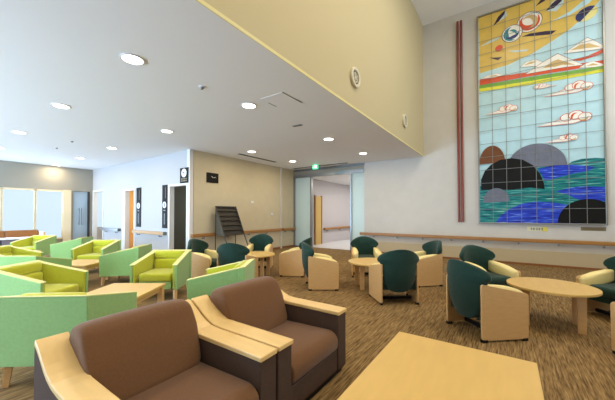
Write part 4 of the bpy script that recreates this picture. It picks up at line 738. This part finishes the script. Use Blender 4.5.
for s in (-1, 1): add_span(bm, -.36, .36, s*.5, s*.525, .28, .36); add_span(bm, s*.35, s*.375, -.5, .5, .28, .36)
link('apron', bm, M['birch'], t)
for sx in (-1, 1):
    for sy in (-1, 1): span('leg', sx*.33, sx*.41, sy*.48, sy*.56, 0, .36, M['birch'], t, bevel=.004)

# ---------------------------------------------------------------- far bench and table by the window
t = thing('window_bench', 'long tan-backed bench under the far windows', 'bench', (-13.75, 2.25, 0))
for k in range(2):
    y0 = -.85+k*.86
    cushion('backrest', -.42, -.30, y0, y0+.85, .35, .79, M['bench'], t, .03)
    cushion('seat', -.32, .2, y0, y0+.85, .3, .44, M['pink'], t, .03)
span('frame', -.42, .18, -.85, .87, .08, .3, M['bench'], t)
span('end_panel', -.45, .2, .87, .93, 0, .72, M['birch'], t, bevel=.01)
for sy in (-.7, .7): span('leg', -.3, .1, sy-.04, sy+.04, 0, .08, M['black'], t)
t = thing('side_counter', 'pale-topped mauve-grey low table at left edge before the window bench', 'table', (-12.9, 2.2, 0))
span('tabletop', -.25, .25, -.7, .62, .56, .6, M['trim'], t, bevel=.004)
for k in range(3): span('panel', -.2, .2, -.66+k*.43, -.66+k*.43+.38, 0, .56, M['purple'], t)
# things seen in the bright doorway
t = thing('equipment_trolley', 'dark equipment trolley standing in the bright doorway', 'trolley', (-13.65, 5.5, 0), 0)
span('cabinet', -.3, .3, -.25, .25, .08, .5, M['equip'], t, bevel=.02)
span('shelf', -.32, .32, -.27, .27, .5, .54, M['grey'], t)
span('monitor', -.26, .22, -.1, .12, .6, .93, M['equip'], t, bevel=.02)
span('stand', -.04, .04, -.04, .04, .54, .6, M['grey'], t)
for sx in (-1, 1):
    for sy in (-1, 1): tube('caster', (sx*.25, sy*.2-.02, .04), (sx*.25, sy*.2+.02, .04), .04, M['black'], t)
struct(span('wall_room_shade', -9.5, -9.4, WY+.13, 7.6, 0, LC, mat('room_shade_paint', (96, 100, 96), .8)))  # added partition, the unlit room's darkness is put into its colour
struct(span('window_13', -15.9, -15.87, 5.30, 6.4, .75, 2.6, M['pane_glow']))
# lit side wall and door seen through the orange doorway
struct(span('wall_orange_room', -12.5, -12.4, WY+.13, 7.6, 0, 2.75, mat('orange_wall', (236, 196, 140), .7)))
d = struct(span('door_12', -12.4, -12.36, 5.2, 5.42, .01, 2.05, M['door']))
bm = bmesh.new(); add_tube(bm, (-12.36, 5.38, 1.0), (-12.32, 5.38, 1.0), .012); add_tube(bm, (-12.32, 5.38, 1.0), (-12.32, 5.30, 1.0), .012); link('door_handle', bm, M['alu'], d)

# ---------------------------------------------------------------- lights
def area(name, loc, rot, size, power, col, size_y=None, spread=PI, shape=None):
    l = bpy.data.lights.new(name, 'AREA'); l.energy = power; l.color = col; l.size = size; l.spread = spread
    if size_y: l.shape = 'RECTANGLE'; l.size_y = size_y
    if shape: l.shape = shape
    o = bpy.data.objects.new(name, l); COL.objects.link(o); o.location = loc; o.rotation_euler = rot; return o
WARM = (1, .80, .50); YEL = (1, .78, .36); COOL = (.50, .72, 1); NEUT = (1, .95, .86)
for i, (x_, y_, _) in enumerate(LIGHTS): area('downlight_lamp', (x_, y_, LC-.02), (0, 0, 0), .2, 13, WARM, shape='DISK')
for x_ in (-3.6, -6.2, -9.0): area('downlight_lamp', (x_, -.3, LC-.02), (0, 0, 0), .2, 13, WARM, shape='DISK')
# windows: south side of the low lounge, daylight also thrown up from the ground outside
for x_ in (-11.6, -8.4, -5.2): area('south_window_daylight', (x_, SY+.1, 1.5), (PI/2+.55, 0, 0), 2.7, 560, COOL, 2.3)
for y_ in (1.72, 2.6, 3.45): area('far_window_daylight', (FX+.05, y_, 1.35), (0, -PI/2-.3, 0), 1.7, 34, COOL, .8)
# atrium windows in the east wall, high ceiling lamps
for y_, p_ in ((-2, 60), (1.5, 80), (7.2, 200)): area('east_window_daylight', (EX-.12, y_, 4.9), (0, PI/2+.6, 0), 3.6, p_, (.80, .90, 1), 2.7)
for x_, y_ in ((.2, .2), (.2, 3.2), (.2, 6.0), (3, .2), (3, 3.2), (3, 6.0)): area('atrium_lamp', (x_, y_, HC-.03), (0, 0, 0), (.35), 52 if y_ > 3 else 36, YEL if y_ < 3 else WARM if y_ < 5 else NEUT, shape='DISK')
area('corridor_lamp', (-5.2, 13, 2.88), (0, 0, 0), .5, 85, NEUT, 5)
area('bright_room_lamp', (-13.7, 6.2, 2.65), (0, 0, 0), .8, 40, (.95, 1, 1))
area('orange_room_lamp', (-10.9, 6.4, 2.65), (0, 0, 0), .5, 60, (1, .74, .42))
area('dark_room_fill', (-8.2, 6.6, 2.65), (0, 0, 0), .5, 14, NEUT)  # added fill light that lifts the dark doorway
area('beyond_window_lamp', (-14.9, 3.2, 3.0), (0, 0, 0), .6, 40, COOL, 3)

# ---------------------------------------------------------------- world, camera, view
w = bpy.data.worlds.new('World'); S.world = w; w.use_nodes = True
w.node_tree.nodes['Background'].inputs[0].default_value = (.8, .9, 1, 1); w.node_tree.nodes['Background'].inputs[1].default_value = .3
cam = bpy.data.cameras.new('camera'); co = bpy.data.objects.new('camera', cam); COL.objects.link(co)
cam.sensor_fit = 'HORIZONTAL'; cam.sensor_width = 36; cam.lens = 289*36/615
cam.shift_y = (209.46-200)/615
co.location = (0, 0, 1.36); co.rotation_euler = (PI/2+math.radians(.9), 0, YAW)
cam.clip_start = .05
S.camera = co
S.view_settings.view_transform = 'Standard'; S.view_settings.look = 'None'; S.view_settings.gamma = 1
S.view_settings.use_curve_mapping = False
S.view_settings.exposure = 0.25
